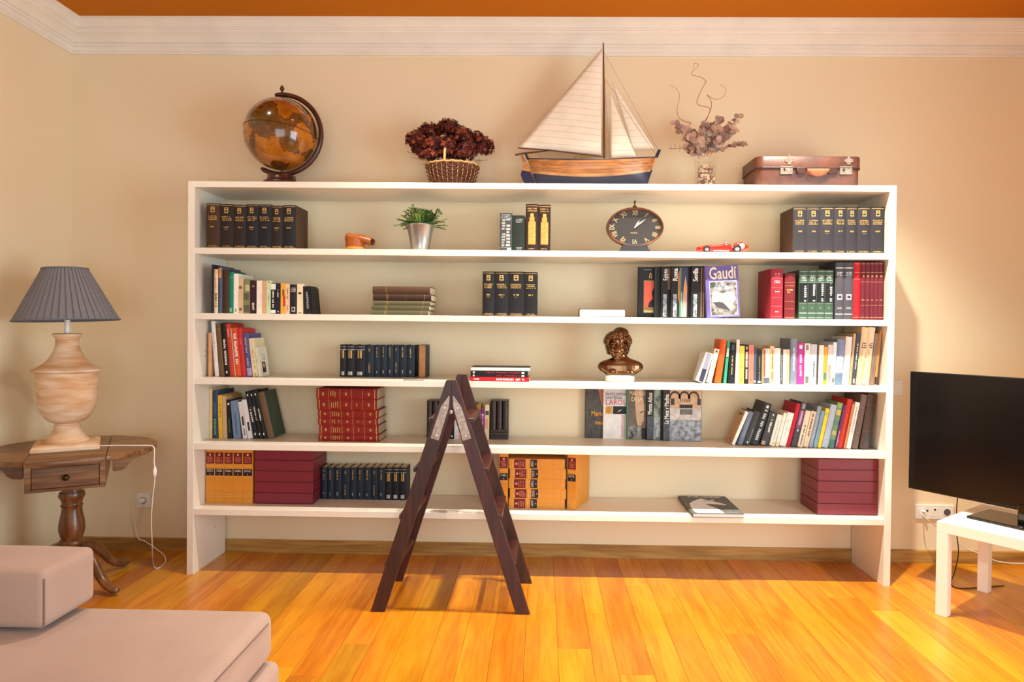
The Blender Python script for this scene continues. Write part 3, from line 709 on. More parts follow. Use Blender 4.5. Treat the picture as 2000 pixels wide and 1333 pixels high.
# ---- model sailing boat
SY = 3.755; ss = mpp(SY)
def S(x, y): q = atY(x, y, SY); return (q.x, q.z)
sx0, _ = S(1155, 300)
bt_ = thing('model_sailboat', 'wooden model sailing boat with cream sails and navy hull bottom', 'model boat', (sx0, SY, ZT))
def SP(x, y, dy=0.0): q = atY(x, y, SY); return Vector((q.x - sx0, dy, q.z - ZT))
M_hblue = mat('navy_hull_paint', (24, 30, 62), 0.3, 0, 0.5, 0.2, 30)
M_hwood = [wood('hull_plank_%d' % i, c, tuple(v * .72 for v in c), 0.35, 'X', 1.5, 0.15) for i, c in enumerate(((202, 142, 90), (190, 122, 68), (196, 130, 74), (184, 116, 62), (192, 126, 70)))]
M_mast = wood('mast_wood', (104, 62, 36), (72, 40, 24), 0.4, 'Z')
M_sail = mat('sail_cloth', (242, 234, 216), 0.85, 0, 0.1, 0.12, 12)
M_seamS = mat('sail_seam', (170, 150, 128), 0.9)
M_rig = mat('rigging_line', (150, 116, 84), 0.8)
# hull stations: u from stern (0) to bow (1); v from keel (0) to sheer (1)
NU, NV = 40, 12
def hull_pt(u, v):
    xk0, xk1 = SP(1052, 357).x, SP(1262, 357).x; xs0, xs1 = SP(1030, 311).x, SP(1280, 309).x
    zsheer = [SP(1030, 311).z, SP(1090, 317).z, SP(1150, 319.5).z, SP(1220, 315).z, SP(1280, 308).z]
    t = u * 4; i = min(int(t), 3); f = t - i; zs = zsheer[i] * (1 - f) + zsheer[i + 1] * f
    zs = zsheer[0] * (1 - u) ** 2 + 2 * (2 * SP(1160, 320).z - (zsheer[0] + zsheer[4]) / 2) * u * (1 - u) + zsheer[4] * u * u
    z = zs * v; x0_, x1_ = xk0 + (xs0 - xk0) * v, xk1 + (xs1 - xk1) * v
    beam = .098 * (math.sin(PI * min(max(u, 0), 1)) ** .62)
    prof_ = (1 - (1 - v) ** 2.4) ** .9
    return x0_ + (x1_ - x0_) * u, beam * prof_, z
def WL(u, v0, v1, f):
    w_ = .40 + .15 * (2 * u - .92) ** 2            # waterline rises to both ends
    g_ = lambda v: v / .46 * w_ if v <= .46 else w_ + (v - .46) / .54 * (1 - w_)
    return g_(v0 + (v1 - v0) * f)
def hull_band(v0, v1, nv, out=0.0, inner=True):
    mb = MB()
    for sgn in (-1, 1):
        g = []
        for i in range(NU + 1):
            u = i / NU
            for j in range(nv + 1):
                x, y, z = hull_pt(u, WL(u, v0, v1, j / nv))
                g.append((x, sgn * (y + (out if 0 < i < NU else 0)), z))
            for j in range(nv, -1, -1):
                x, y, z = hull_pt(u, WL(u, v0, v1, j / nv))
                g.append((x, sgn * max(y - .004, 0), z))
        k = 2 * (nv + 1)
        mb.loft([g[i * k:(i + 1) * k] for i in range(NU + 1)])
    return mb
hull_band(0.0, .46, 8, .0).build('hull_bottom', M_hblue, bt_, smooth=50)
for k in range(5):
    a = .46 + .54 * k / 5; hull_band(a, a + .54 / 5 - .006, 2, .0012 + .0006 * (k % 2)).build('strake', M_hwood[k], bt_, smooth=50)
# gunwale, deck, keel, posts
for sgn in (-1, 1):
    MB().tube([Vector((hull_pt(i / 40, 1)[0], sgn * hull_pt(i / 40, 1)[1], hull_pt(i / 40, 1)[2])) for i in range(41)], .0034, 6).build('gunwale', M_hblue, bt_)
mb = MB(); rows = []
for i in range(NU + 1):
    x, y, z = hull_pt(i / NU, .86); rows.append([(x, -max(y - .004, .0005), z), (x, max(y - .004, .0005), z)])
mb.loft(rows, False, False); mb.build('deck', M_hwood[0], bt_)
def plate(pts, t, name, m, parent=bt_): return MB().prism([(SP(*p).x, SP(*p).z) for p in pts], -t / 2, t / 2).build(name, m, parent, bevel=.0008, bseg=1)
plate([(1262, 357), (1271, 332), (1274, 333), (1268, 350), (1264, 358.5)], .012, 'stem_post_foot', M_hblue)
plate([(1267, 332.5), (1278, 308), (1283, 308), (1273, 333)], .010, 'stem_post', M_hwood[0])
plate([(1278, 308), (1285, 292.5), (1291, 293), (1284.5, 308.5)], .012, 'stem_head', M_hblue)
plate([(1052, 357), (1036, 320), (1029, 305), (1033, 304), (1046, 333), (1056, 357)], .011, 'stern_post', M_hwood[0])
plate([(1025, 301), (1029, 300.5), (1033, 311), (1029, 312)], .013, 'stern_head', M_hblue)
plate([(1048, 357.5), (1046, 359), (1262, 359), (1264, 357.5)], .010, 'keel', M_hblue)
plate([(1019, 333), (1035.5, 336), (1046, 357), (1025, 358.5), (1020, 351), (1017, 342)], .008, 'rudder_blade', M_hblue)
plate([(1019, 333), (1022.5, 322), (1017, 305), (1021, 304.5), (1027.5, 316), (1035.5, 336)], .008, 'rudder', M_hwood[1])
MB().tube([SP(1006, 303), SP(1022, 300), SP(1045, 297.5), SP(1072, 294.5)], [.0055, .006, .0045, .0025], 8).build('tiller', M_mast, bt_)
MB().tube([SP(1180, 318), SP(1179.5, 200), SP(1178.5, 84)], [.0062, .0058, .0035], 10).build('mast', M_mast, bt_, smooth=50)
MB().tube([SP(1011, 289.5, -.004), SP(1072, 294, -.006), SP(1176, 305.5, -.002)], [.0032, .0042, .0045], 8).build('boom', M_mast, bt_)
for x in (1125.5, 1190.5):
    MB().box(SP(x, 355).x - .005, SP(x, 355).x + .005, -.045, .045, 0.0, .026).build('cradle_peg', M_mast, bt_)
def sail(name, tri, n, bow, dyb, seams):
    """triangular cloth a-b-c bellied to the viewer's side, with sewn seams"""
    a, b, c = [SP(*p) for p in tri]; mb = MB(); idx = {}
    def pt(i, j):
        w0 = 1 - (i + j) / n; w1 = i / n; w2 = j / n
        p = a * w0 + b * w1 + c * w2; p.y = dyb - bow * (27 * w0 * w1 * w2) - bow * .35 * (w1 * w2 * 4); return p
    for i in range(n + 1):
        for j in range(n + 1 - i): idx[(i, j)] = len(mb.v); mb.v.append(tuple(pt(i, j)))
    for i in range(n):
        for j in range(n - i):
            mb.f.append((idx[(i, j)], idx[(i + 1, j)], idx[(i, j + 1)])); mb.mi.append(0)
            if j < n - i - 1: mb.f.append((idx[(i + 1, j)], idx[(i + 1, j + 1)], idx[(i, j + 1)])); mb.mi.append(0)
    o = mb.build(name, M_sail, bt_, smooth=70)
    md = o.modifiers.new('cloth', 'SOLIDIFY'); md.thickness = .0012
    # a = peak; seams run parallel to the foot b-c
    for k in range(1, seams):
        r = k / seams * n; ln = []
        for q_ in range(13):
            f = q_ / 12; i = r * (1 - f); j = r * f; p = pt(i, j); p.y -= .0012; ln.append(p)
        MB().tube(ln, .00045, 4).build('seam', M_seamS, o)
    return o
sail('mainsail', ((1176.5, 94), (1014, 288), (1174, 303)), 16, .012, -.004, 17)
sail('jib', ((1196, 158), (1236, 291), (1278, 289)), 12, .006, .012, 11)
sail('foresail', ((1190, 180), (1193, 311), (1243, 309)), 12, .008, -.012, 9)
for a_, b_ in (((1178.5, 100), (1286, 294)), ((1179, 150), (1283, 305)), ((1127, 299), (1121, 316)), ((1179, 130), (1192, 315)), ((1062, 311), (1050, 300))):
    MB().tube([SP(*a_), SP(*b_)], .0008, 5).build('rigging', M_rig, bt_)
for sgn in (-1, 1):
    MB().tube([SP(1179, 140), SP(1184, 317.5, sgn * .085)], .0007, 5).build('shroud', M_rig, bt_)

# ---- glass vase with dried eucalyptus
VY = 3.745; v0 = atY(1378, 330, VY)
vs = thing('eucalyptus_vase', 'clear glass vase of dried eucalyptus leaves and curly twigs', 'vase', (v0.x, VY, ZT))
def VP(x, y, dy=0.0): q = atY(x, y, VY + dy); return Vector((q.x - v0.x, dy, q.z - ZT))
def clear_glass():
    m = bpy.data.materials.new('clear_glass'); m.use_nodes = True; b = m.node_tree.nodes['Principled BSDF']
    b.inputs['Transmission Weight'].default_value = 1.0; b.inputs['Roughness'].default_value = 0.02; b.inputs['IOR'].default_value = 1.45
    b.inputs['Base Color'].default_value = (0.96, 0.98, 0.98, 1); return m
M_vg = glassy('vase_glass', (253, 254, 254), 0.07)
hv = .172
MB().lathe([(0, .001), (.050, .001), (.053, .010), (.053, .05), (.055, .11), (.062, hv)], 36, cap=False).build('glass', M_vg, vs, smooth=40)
MB().tube([(.062 * math.cos(2 * PI * i / 36), .062 * math.sin(2 * PI * i / 36), hv) for i in range(36)], .0016, 6, True).build('glass_rim', M_vg, vs, smooth=60)
M_eu = [mat('dried_leaf_%d' % i, c, 0.7, 0, 0.25, 0.4, 50) for i, c in enumerate(((178, 146, 132), (208, 174, 154), (144, 110, 98), (192, 154, 126), (164, 148, 142)))]
M_twig = mat('red_twig', (172, 90, 66), 0.7)
re_ = random.Random(4)
def leaf(mb, p, nrm, up, s, mi, cup=.25):
    x = nrm.cross(up).normalized(); y = x.cross(nrm).normalized(); vs_ = [p]; m_ = 9
    for k in range(m_):
        a = 2 * PI * k / m_; r = s * (1 + .08 * math.cos(2 * a)); vs_.append(p + x * math.cos(a) * r * .9 + y * (math.sin(a) * r + r * .9) + nrm * cup * s * (math.cos(a) ** 2))
    vs_[0] = p + y * s * .9
    mb.add(vs_, [(0, 1 + k, 1 + (k + 1) % m_) for k in range(m_)], mi)
sprigs = [((1316, 243), (1350, 300), -.03), ((1336, 262), (1362, 305), -.06), ((1352, 258), (1370, 305), .02), ((1372, 250), (1376, 305), -.05), ((1396, 244), (1382, 305), .03), ((1402, 238), (1384, 300), -.03),
          ((1441, 232), (1390, 300), -.02), ((1428, 262), (1388, 300), -.06), ((1455, 281), (1392, 298), .02), ((1385, 268), (1380, 305), -.09), ((1356, 282), (1372, 308), -.08), ((1402, 280), (1386, 308), -.08), ((1340, 290), (1368, 310), .0), ((1345, 272), (1372, 300), -.07), ((1412, 262), (1384, 300), -.05), ((1365, 270), (1378, 300), -.1), ((1392, 262), (1380, 300), -.1)]
sparse = {0, 6, 8}
for k, (tip, root, dy) in enumerate(sprigs):
    a = VP(*root); b = VP(*tip); b.y = dy; mb = MB(); d = (b - a); ln_ = []
    for i in range(9):
        f = i / 8; ln_.append(a + d * f + Vector((0, 0, .012 * math.sin(PI * f))))
    mb.tube(ln_, .0012, 5, mi=5)
    for i in range(2, 9):
        if k in sparse and i < 5 and i % 2 == 0: continue
        for sgn in (-1, 1):
            nrm = Vector((re_.uniform(-.7, .7), -1, re_.uniform(-.5, .8))).normalized(); up = (d.normalized() * .5 + Vector((sgn * .9, re_.uniform(-.6, .2), re_.uniform(-.4, .6)))).normalized()
            leaf(mb, ln_[i], nrm, up, re_.uniform(.012, .019) * (1.25 if k not in sparse else .95), re_.choice((0, 0, 1, 1, 2, 3, 4)))
    mb.build('eucalyptus_sprig', M_eu + [M_twig], vs, fix=False)
mb = MB()
for i in range(150):
    a = re_.uniform(0, 2 * PI); r = .044 * math.sqrt(re_.uniform(.25, 1)); p = Vector((r * math.cos(a), r * math.sin(a), re_.uniform(.018, .125)))
    leaf(mb, p, Vector((math.cos(a) + re_.uniform(-.5, .5), math.sin(a) + re_.uniform(-.5, .5), re_.uniform(-.5, .5))).normalized(), Vector((re_.uniform(-1, 1), re_.uniform(-1, 1), 1)).normalized(), re_.uniform(.007, .012), re_.choice((0, 1, 1, 2, 3, 4)))
tag(mb.build('loose_leaves', M_eu, vs, fix=False), kind='stuff')
tw = [[(1384, 250), (1372, 247), (1385, 220), (1383, 208), (1362, 200), (1370, 175), (1378, 160), (1370, 148), (1350, 144), (1362, 132), (1363, 124), (1357, 122), (1354, 135)],
      [(1374, 250), (1380, 232), (1386, 218), (1391, 208), (1388, 197), (1379, 188), (1396, 192), (1410, 190), (1416, 182), (1413, 170), (1408, 162)],
      [(1344, 256), (1348, 242), (1340, 236), (1326, 228), (1321, 215), (1325, 200), (1329, 186), (1324, 178), (1307, 168)]]
for k, pl in enumerate(tw):
    ps = smooth_path([VP(*root_) for root_ in [(1378, 300)] + pl], 5); n_ = len(ps)
    for i, p in enumerate(ps): p.y = .02 * math.sin(i * .35 + k) * min(1, i / 8)
    MB().tube(ps, [.0022 * (1 - .65 * i / n_) for i in range(n_)], 6).build('curly_twig', M_twig, vs, smooth=60)
MB().tube([VP(1362, 290), VP(1330, 289.5), VP(1305, 291)], .0012, 5).tube([VP(1328, 296), VP(1328, 282)], .0009, 4).tube([VP(1318, 294), VP(1319, 281)], .0009, 4).tube([VP(1312, 290), VP(1309, 283)], .0009, 4).build('thin_twig', M_stem, vs)

# ---- leather suitcase
M_lea = mat('worn_brown_leather', (66, 36, 33), 0.45, 0, 0.5, 0.75, 9, 0.15, 140, c2=(108, 62, 42))
M_lea2 = mat('dark_leather_edge', (56, 26, 22), 0.45, 0, 0.5, 0.3, 20)
M_lea3 = mat('tan_handle_leather', (150, 82, 46), 0.45, 0, 0.5, 0.5, 40, c2=(96, 50, 34))
M_nick = mat('nickel_plate', (212, 206, 194), 0.28, 0.9, 0.5, 0.4, 60)
FY = 3.625; f0 = atY(1589, 330, FY)
sc_ = thing('suitcase', 'worn brown leather suitcase lying on top of the bookcase', 'suitcase', (f0.x, FY, ZT))
xa, xb = atY(1478, 330, FY).x - f0.x, atY(1684, 330, FY).x - f0.x; dz = .285; hs = .165; zl = .108
def rrect(x0_, x1_, y0_, y1_, r, n=8):
    out = []
    for cx_, cy_, a0 in ((x1_ - r, y0_ + r, -PI / 2), (x1_ - r, y1_ - r, 0), (x0_ + r, y1_ - r, PI / 2), (x0_ + r, y0_ + r, PI)):
        for i in range(n + 1):
            a = a0 + PI / 2 * i / n; out.append((cx_ + r * math.cos(a), cy_ + r * math.sin(a)))
    return out
def rr_loft(levels):
    return MB().loft([[(x, y, z) for x, y in rrect(xa + i, xb - i, i, dz - i, max(.045 - i, .004))] for i, z in levels])
rr_loft([(.008, .0005), (.004, .004), (.004, zl)]).build('body', M_lea, sc_, smooth=50)
rr_loft([(.0, zl - .006), (-.003, zl - .005), (-.003, hs - .006), (.0, hs - .002), (.010, hs), (.10, hs + .002)]).build('lid', M_lea, sc_, smooth=50)
MB().tube([(x, y, zl - .007) for x, y in rrect(xa - .002, xb + .002, -.002, dz + .002, .045)], .0028, 6, True).build('lid_welt', M_lea2, sc_, smooth=60)
for px in (1536, 1652):
    x = atY(px, 330, FY).x - f0.x
    lk = MB().box(x - .033, x + .033, -.0035, .004, .068, .110).build('lock_plate', M_nick, sc_, bevel=.001, bseg=1)
    MB().lathe([(0, .004), (.008, .003), (.009, 0)], 14, Matrix.Translation((x + .008, -.0035, .089)) @ Matrix.Rotation(PI / 2, 4, 'X')).build('lock_button', M_nick, lk, smooth=50)
    MB().box(x - .016, x - .008, -.0045, -.0035, .082, .096).build('key_hole', M_black, lk)
    hx = x + .010
    hsp = MB().prism([(hx - .006, .118), (hx + .012, .118), (hx + .014, .128), (hx + .026, .134), (hx + .024, .146), (hx + .010, .150), (hx + .009, .168), (hx - .003, .168), (hx - .004, .150), (hx - .020, .146), (hx - .020, .134), (hx - .008, .128)], -.0065, -.0028).build('hasp', M_nick, sc_, bevel=.0008, bseg=1)
hxc = atY(1595, 330, FY).x - f0.x
for sgn in (-1, 1):
    MB().prism([(hxc + sgn * .060, .068), (hxc + sgn * .060, .102), (hxc + sgn * .100, .102), (hxc + sgn * .112, .086), (hxc + sgn * .098, .068)], -.009, .004).build('handle_tab', M_lea2, sc_, bevel=.002)
hpts = [(hxc + .058 * t, -.017, .083 - .030 * (1 - abs(t) ** 2.6)) for t in [i / 8 for i in range(-8, 9)]]
rg = []
for i, p in enumerate(hpts):
    tt_ = (i - 8) / 8; top_ = .094; bot_ = .094 - .018 - .026 * (1 - tt_ * tt_); mid_, h_ = (top_ + bot_) / 2, (top_ - bot_) / 2
    rg.append([(p[0], p[1] + .0075 * math.cos(2 * PI * k / 10), mid_ + h_ * math.sin(2 * PI * k / 10)) for k in range(10)])
MB().loft(rg).build('handle', M_lea3, sc_, smooth=60)

# ================================================================== ornaments inside
# ---- potted plant
M_tin = mat('brushed_tin', (172, 170, 168), 0.32, 0.8, 0.5, 0.15, 30)
M_gr = [mat('fern_green_%d' % i, c, 0.55, 0, 0.35, 0.3, 60) for i, c in enumerate(((74, 112, 44), (110, 150, 62), (48, 80, 34), (140, 168, 90)))]
M_soil = mat('potting_soil', (52, 36, 26), 0.9)
PY = 3.70; p0 = atY(821, 470, PY)
pl_ = thing('potted_plant', 'small green artificial plant in a silver metal pot', 'plant', (p0.x, PY, SZ[1] + .0005))
hp_ = .148; k_ = .95
MB().lathe([(.050 * k_, .0), (.052 * k_, .003), (.054 * k_, .02), (.0545 * k_, .024), (.078 * k_, hp_ - .006), (.080 * k_, hp_ - .004), (.080 * k_, hp_), (.076 * k_, hp_), (.072 * k_, hp_ - .02), (0, hp_ - .02)], 40).build('pot', M_tin, pl_, smooth=35)
MB().lathe([(0, hp_ - .012), (.071, hp_ - .016)], 20, cap=False).build('soil', M_soil, pl_)
rp = random.Random(9); mb = MB()
for i in range(95):
    a = rp.uniform(0, 2 * PI); tl = rp.uniform(.05, 1.0); ln_ = rp.uniform(.075, .125) * (1.0 if tl > .4 else .92)
    root = Vector((rp.uniform(0, .05) * math.cos(a), rp.uniform(0, .05) * math.sin(a), hp_ - .015))
    d = Vector((math.cos(a) * tl * 1.05, math.sin(a) * tl * .9, 1.0 - .62 * tl)).normalized(); pth = []
    for k in range(7):
        f = k / 6; pth.append(root + d * ln_ * f + Vector((0, 0, -.030 * tl * f * f)))
    mi = rp.choice((0, 0, 1, 1, 2, 3)); mb.tube(pth, .0011, 4, mi=2)
    for k in range(1, 7):
        t = (pth[k] - pth[k - 1]).normalized(); side = t.cross(Vector((rp.uniform(-.4, .4), rp.uniform(-.4, .4), 1))).normalized()
        for sgn in (-1, 1):
            q = pth[k]; e = (t * .8 + side * sgn * .75).normalized() * rp.uniform(.016, .027); wv2 = t.cross(e).cross(e).normalized() * .0042
            mb.add([q, q + e * .5 + wv2, q + e, q + e * .5 - wv2], [(0, 1, 2, 3)], mi)
    q = pth[-1]; e = (pth[-1] - pth[-2]).normalized() * .02; s2 = e.cross(Vector((0, 1, .2))).normalized() * .003
    mb.add([q, q + e * .5 + s2, q + e, q + e * .5 - s2], [(0, 1, 2, 3)], mi)
tag(mb.build('foliage', M_gr, pl_, fix=False), kind='stuff')

# ---- orange carved ornament
M_or = mat('orange_leather', (160, 82, 22), 0.35, 0, 0.5, 0.4, 14, c2=(128, 58, 14))
M_or2 = mat('amber_band', (206, 136, 56), 0.35)
M_or3 = mat('dark_hollow', (88, 38, 12), 0.6)
OY = 3.66; o0 = atY(694, 475, OY)
orn = thing('orange_ornament', 'orange cylindrical ornament with a twisted spout on the top row', 'ornament', (o0.x, OY, SZ[1]))
rc = .052
MB().lathe([(rc, .001), (rc + .001, .004), (rc, .016), (rc, .066), (.0, .067)], 32).build('body', M_or, orn, smooth=40)
MB().lathe([(rc + .0015, .006), (rc + .0015, .016), (rc + .0005, .017)], 32, cap=False).build('band', M_or2, orn, smooth=40)
# collar that starts as the body wall on the left, folds over and twists into an open spout on the right
rings = []
cen = [(-.050, .066, .024, .012), (-.044, .074, .034, .020), (-.030, .074, .042, .020), (-.008, .068, .043, .018), (.018, .067, .042, .021), (.042, .064, .038, .022), (.064, .058, .034, .022), (.082, .053, .030, .021), (.096, .048, .027, .019)]
for i, (x, z, ry, rz) in enumerate(cen):
    tw_ = i * .16; rings.append([Vector((x + .006 * math.sin(2 * PI * k / 20 + tw_), ry * 1.15 * math.cos(2 * PI * k / 20), z + rz * math.sin(2 * PI * k / 20) * (1 + .14 * math.sin(3 * 2 * PI * k / 20 + i * .9)))) for k in range(20)])
mb = MB(); mb.loft(rings, True, False); mb.add([tuple(v) for v in rings[0]], [tuple(range(20))])
mb.build('collar', M_or, orn, smooth=70)
inn = [[Vector((v.x + .0005, v.y * .9, (v.z - .048) * .86 + .048)) for v in rings[-1]], [Vector((.06, v.y * .5, (v.z - .048) * .5 + .052)) for v in rings[-1]]]
mb = MB(); mb.loft([rings[-1], inn[0]], True, False); mb.loft(inn, True, False); mb.add([tuple(v) for v in inn[1]], [tuple(range(20))]); mb.build('spout_hollow', M_or3, orn, smooth=60)

# ---- oval mantel clock
M_cu = mat('aged_copper_rim', (128, 82, 62), 0.4, 0.6, 0.5, 0.5, 30, c2=(90, 54, 42))
M_face = mat('clock_face_slate', (52, 52, 54), 0.5, 0, 0.4, 0.1, 20)
M_num = mat('clock_numeral_brass', (204, 184, 132), 0.45)
M_hand = mat('clock_hand_white', (240, 238, 230), 0.4)
M_cst = mat('clock_stand_charcoal', (44, 44, 48), 0.45)
KY = 3.665; k0 = atY(1239.4, 494, KY); kc = atY(1239.4, 445, KY); zc = kc.z - SZ[1]; kA, kB = 55.0 * mpp(KY), 38.0 * mpp(KY)
ck = thing('mantel_clock', 'oval copper rimmed clock with black face and roman numerals', 'clock', (kc.x, KY, SZ[1] + .0005))
def ell(a, sA, sB, y): return Vector((sA * math.sin(a), y, zc + sB * math.cos(a)))
NE = 64; rings = []
for o_, y in ((-.030, .0), (-.012, -.004), (-.012, -.020), (-.008, -.028), (-.002, -.031), (.0, -.026), (.0, .022), (-.010, .030)):
    rings.append([ell(2 * PI * i / NE, kA + o_, kB + o_, y) for i in range(NE)])
rings = rings[1:-1] 
mb = MB(); mb.loft([[ell(2 * PI * i / NE, kA + o_, kB + o_, y) for i in range(NE)] for o_, y in ((-.014, -.010), (-.012, -.020), (-.009, -.027), (-.004, -.031), (-.001, -.028), (.0, -.022), (.0, .020), (-.006, .028), (-.02, .03))], True, False)
mb.build('case_rim', M_cu, ck, smooth=50)
mb = MB(); mb.add([ell(2 * PI * i / NE, kA - .02, kB - .02, .0299) for i in range(NE)], [tuple(range(NE))]); mb.build('case_back', M_cst, ck)
mb = MB(); mb.add([ell(2 * PI * i / NE, kA - .0135, kB - .0135, -.012) for i in range(NE)], [tuple(range(NE))]); mb.build('dial', M_face, ck)
mb = MB(); mb.add([ell(2 * PI * i / NE, kA - .0115, kB - .0115, -.0235) for i in range(NE)], [tuple(range(NE))]); mb.build('glass', glassy('clock_glass', (255, 255, 255), 0.05, 0.03), ck)
for i, s in enumerate(('XII', 'I', 'II', 'III', 'IIII', 'V', 'VI', 'VII', 'VIII', 'IX', 'X', 'XI')):
    a = 2 * PI * i / 12; ea = math.atan2(math.sin(a) * kA, math.cos(a) * kB)
    # spread like the printed dial: along the ellipse, numerals pointing at the centre
    pos = Vector(((kA - .031) * math.sin(a), -.0128, zc + (kB - .029) * math.cos(a)))
    ang = math.atan2(pos.x, pos.z - zc)
    Mx = Matrix.Translation(pos) @ Matrix.Rotation(ang, 4, 'Y') @ FRONT
    lettering(s, M_num, ck, Mx, .040, 'numeral', .0003, .0004, .62 if len(s) > 2 else .8)
for a, ln_, w_ in ((math.radians(33), .046, .0042), (math.radians(52), .073, .0036)):
    Mx = Matrix.Translation((0, -.0152, zc)) @ Matrix.Rotation(a, 4, 'Y')
    MB().prism([(-w_ * .5, -.004), (w_ * .5, -.004), (w_, ln_ * .55), (0, ln_), (-w_, ln_ * .55)], -.0006, .0006, 'XZ', Mx).build('hand', M_hand, ck)
MB().lathe([(0, .003), (.004, .002), (.004, 0)], 12, Matrix.Translation((0, -.0148, zc)) @ Matrix.Rotation(PI / 2, 4, 'X')).build('hub', M_hand, ck)
lettering('PARIS', M_num, ck, Matrix.Translation((-.004, -.0126, zc - .031)) @ FRONT, .012, 'dial_lettering', .0002, 0, 1.3)
zr = zc - kB
MB().prism([(-.098, 0), (.098, 0), (.085, .008), (.072, .022), (.064, zr + .014), (-.064, zr + .014), (-.072, .022), (-.085, .008)], -.03, .03).build('stand', M_cst, ck, bevel=.002)
zf = zc + kB
MB().lathe([(.012, zf - .004), (.012, zf + .006), (.009, zf + .012), (.0035, zf + .016), (.003, zf + .022), (.0065, zf + .028), (.007, zf + .033), (.004, zf + .040), (0, zf + .042)], 18).build('finial', M_cu, ck, smooth=50)

# ---- red toy racing car, nose to the left
M_red = mat('toy_car_red', (184, 30, 18), 0.22, 0, 0.5, 0, coat=0.4)
M_tyre = mat('toy_tyre', (28, 26, 26), 0.7)
M_hubc = mat('toy_wheel_metal', (176, 172, 168), 0.3, 0.8)
AY = 3.66; a0_ = atY(1411, 494, AY)
car = thing('toy_race_car', 'red vintage toy racing car with a white number disc', 'toy car', (a0_.x, AY, SZ[1] + .0005))
def AX(px): return atY(px, 480, AY).x - a0_.x
def AZ(py): return max((494.2 - py) * mpp(AY), .001)
st_ = [(1360.2, 489, 484.5, .004), (1362, 492, 481, .014), (1370, 492, 480, .020), (1380, 492, 478, .022), (1392, 492, 477.5, .024), (1408, 492, 477, .025), (1414, 492, 474, .026), (1420, 491.5, 474, .026), (1425, 491.5, 479.5, .026), (1430, 491, 480, .026), (1434, 490.5, 474, .025), (1440, 490, 470.8, .022), (1448, 489, 471.5, .017), (1456, 488, 475.5, .011), (1462, 484, 480, .003)]
rings = []
for px, zb_, zt_, hw_ in st_:
    x, b_, t_ = AX(px), AZ(zb_), AZ(zt_); ring = []
    for k in range(16):
        a = 2 * PI * k / 16; c_, s2 = math.cos(a), math.sin(a)
        ring.append((x, hw_ * math.copysign(abs(c_) ** .7, c_), (b_ + t_) / 2 + (t_ - b_) / 2 * math.copysign(abs(s2) ** .75, s2)))
    rings.append(ring)
MB().loft(rings).build('body', M_red, car, smooth=55)
MB().ball((AX(1422), 0, AZ(478)), (.014, .017, .010), 14, 8).build('cockpit', M_or3, car, smooth=60)
MB().prism([(AX(1413), AZ(475)), (AX(1417), AZ(466.8)), (AX(1418), AZ(467)), (AX(1416), AZ(475))], -.012, .012).build('windscreen', M_hubc, car)
for px, py, r in ((1376.5, 487.6, .0185), (1435, 486.6, .0215)):
    for sgn in (-1, 1):
        wM = Matrix.Translation((AX(px), sgn * .046, r)) @ Matrix.Rotation(PI / 2, 4, 'X')
        wh = MB().lathe([(r * .62, -.008), (r * .9, -.0085), (r, -.005), (r, .005), (r * .9, .0085), (r * .62, .008)], 24, wM, False).build('wheel', M_tyre, car, smooth=50)
        MB().lathe([(0, -.006), (r * .3, -.0065), (r * .62, -.004), (r * .64, .0), (r * .62, .004), (r * .3, .0065), (0, .006)], 20, wM, False).build('hub', M_hubc, wh, smooth=50)
    MB().tube([(AX(px), -.042, r), (AX(px), .042, r)], .003, 8).build('axle', M_hubc, car)
for sgn in (-1, 1): MB().tube([(AX(1391), sgn * .027, AZ(490)), (AX(1421), sgn * .027, AZ(490))], .003, 8).build('exhaust', M_hubc, car)
dM = Matrix.Translation((AX(1447), -.0212, AZ(480))) @ Matrix.Rotation(math.radians(-9), 4, 'Z') @ Matrix.Rotation(PI / 2, 4, 'X')
MB().lathe([(0, .001), (.0145, .001), (.0145, -.006)], 24, dM).build('number_disc', mat('number_white', (238, 230, 214), 0.5), car)
lettering('12', M_black, car, dM @ Matrix.Translation((0, 0, .0012)), .019, 'number', .0002, .0003)

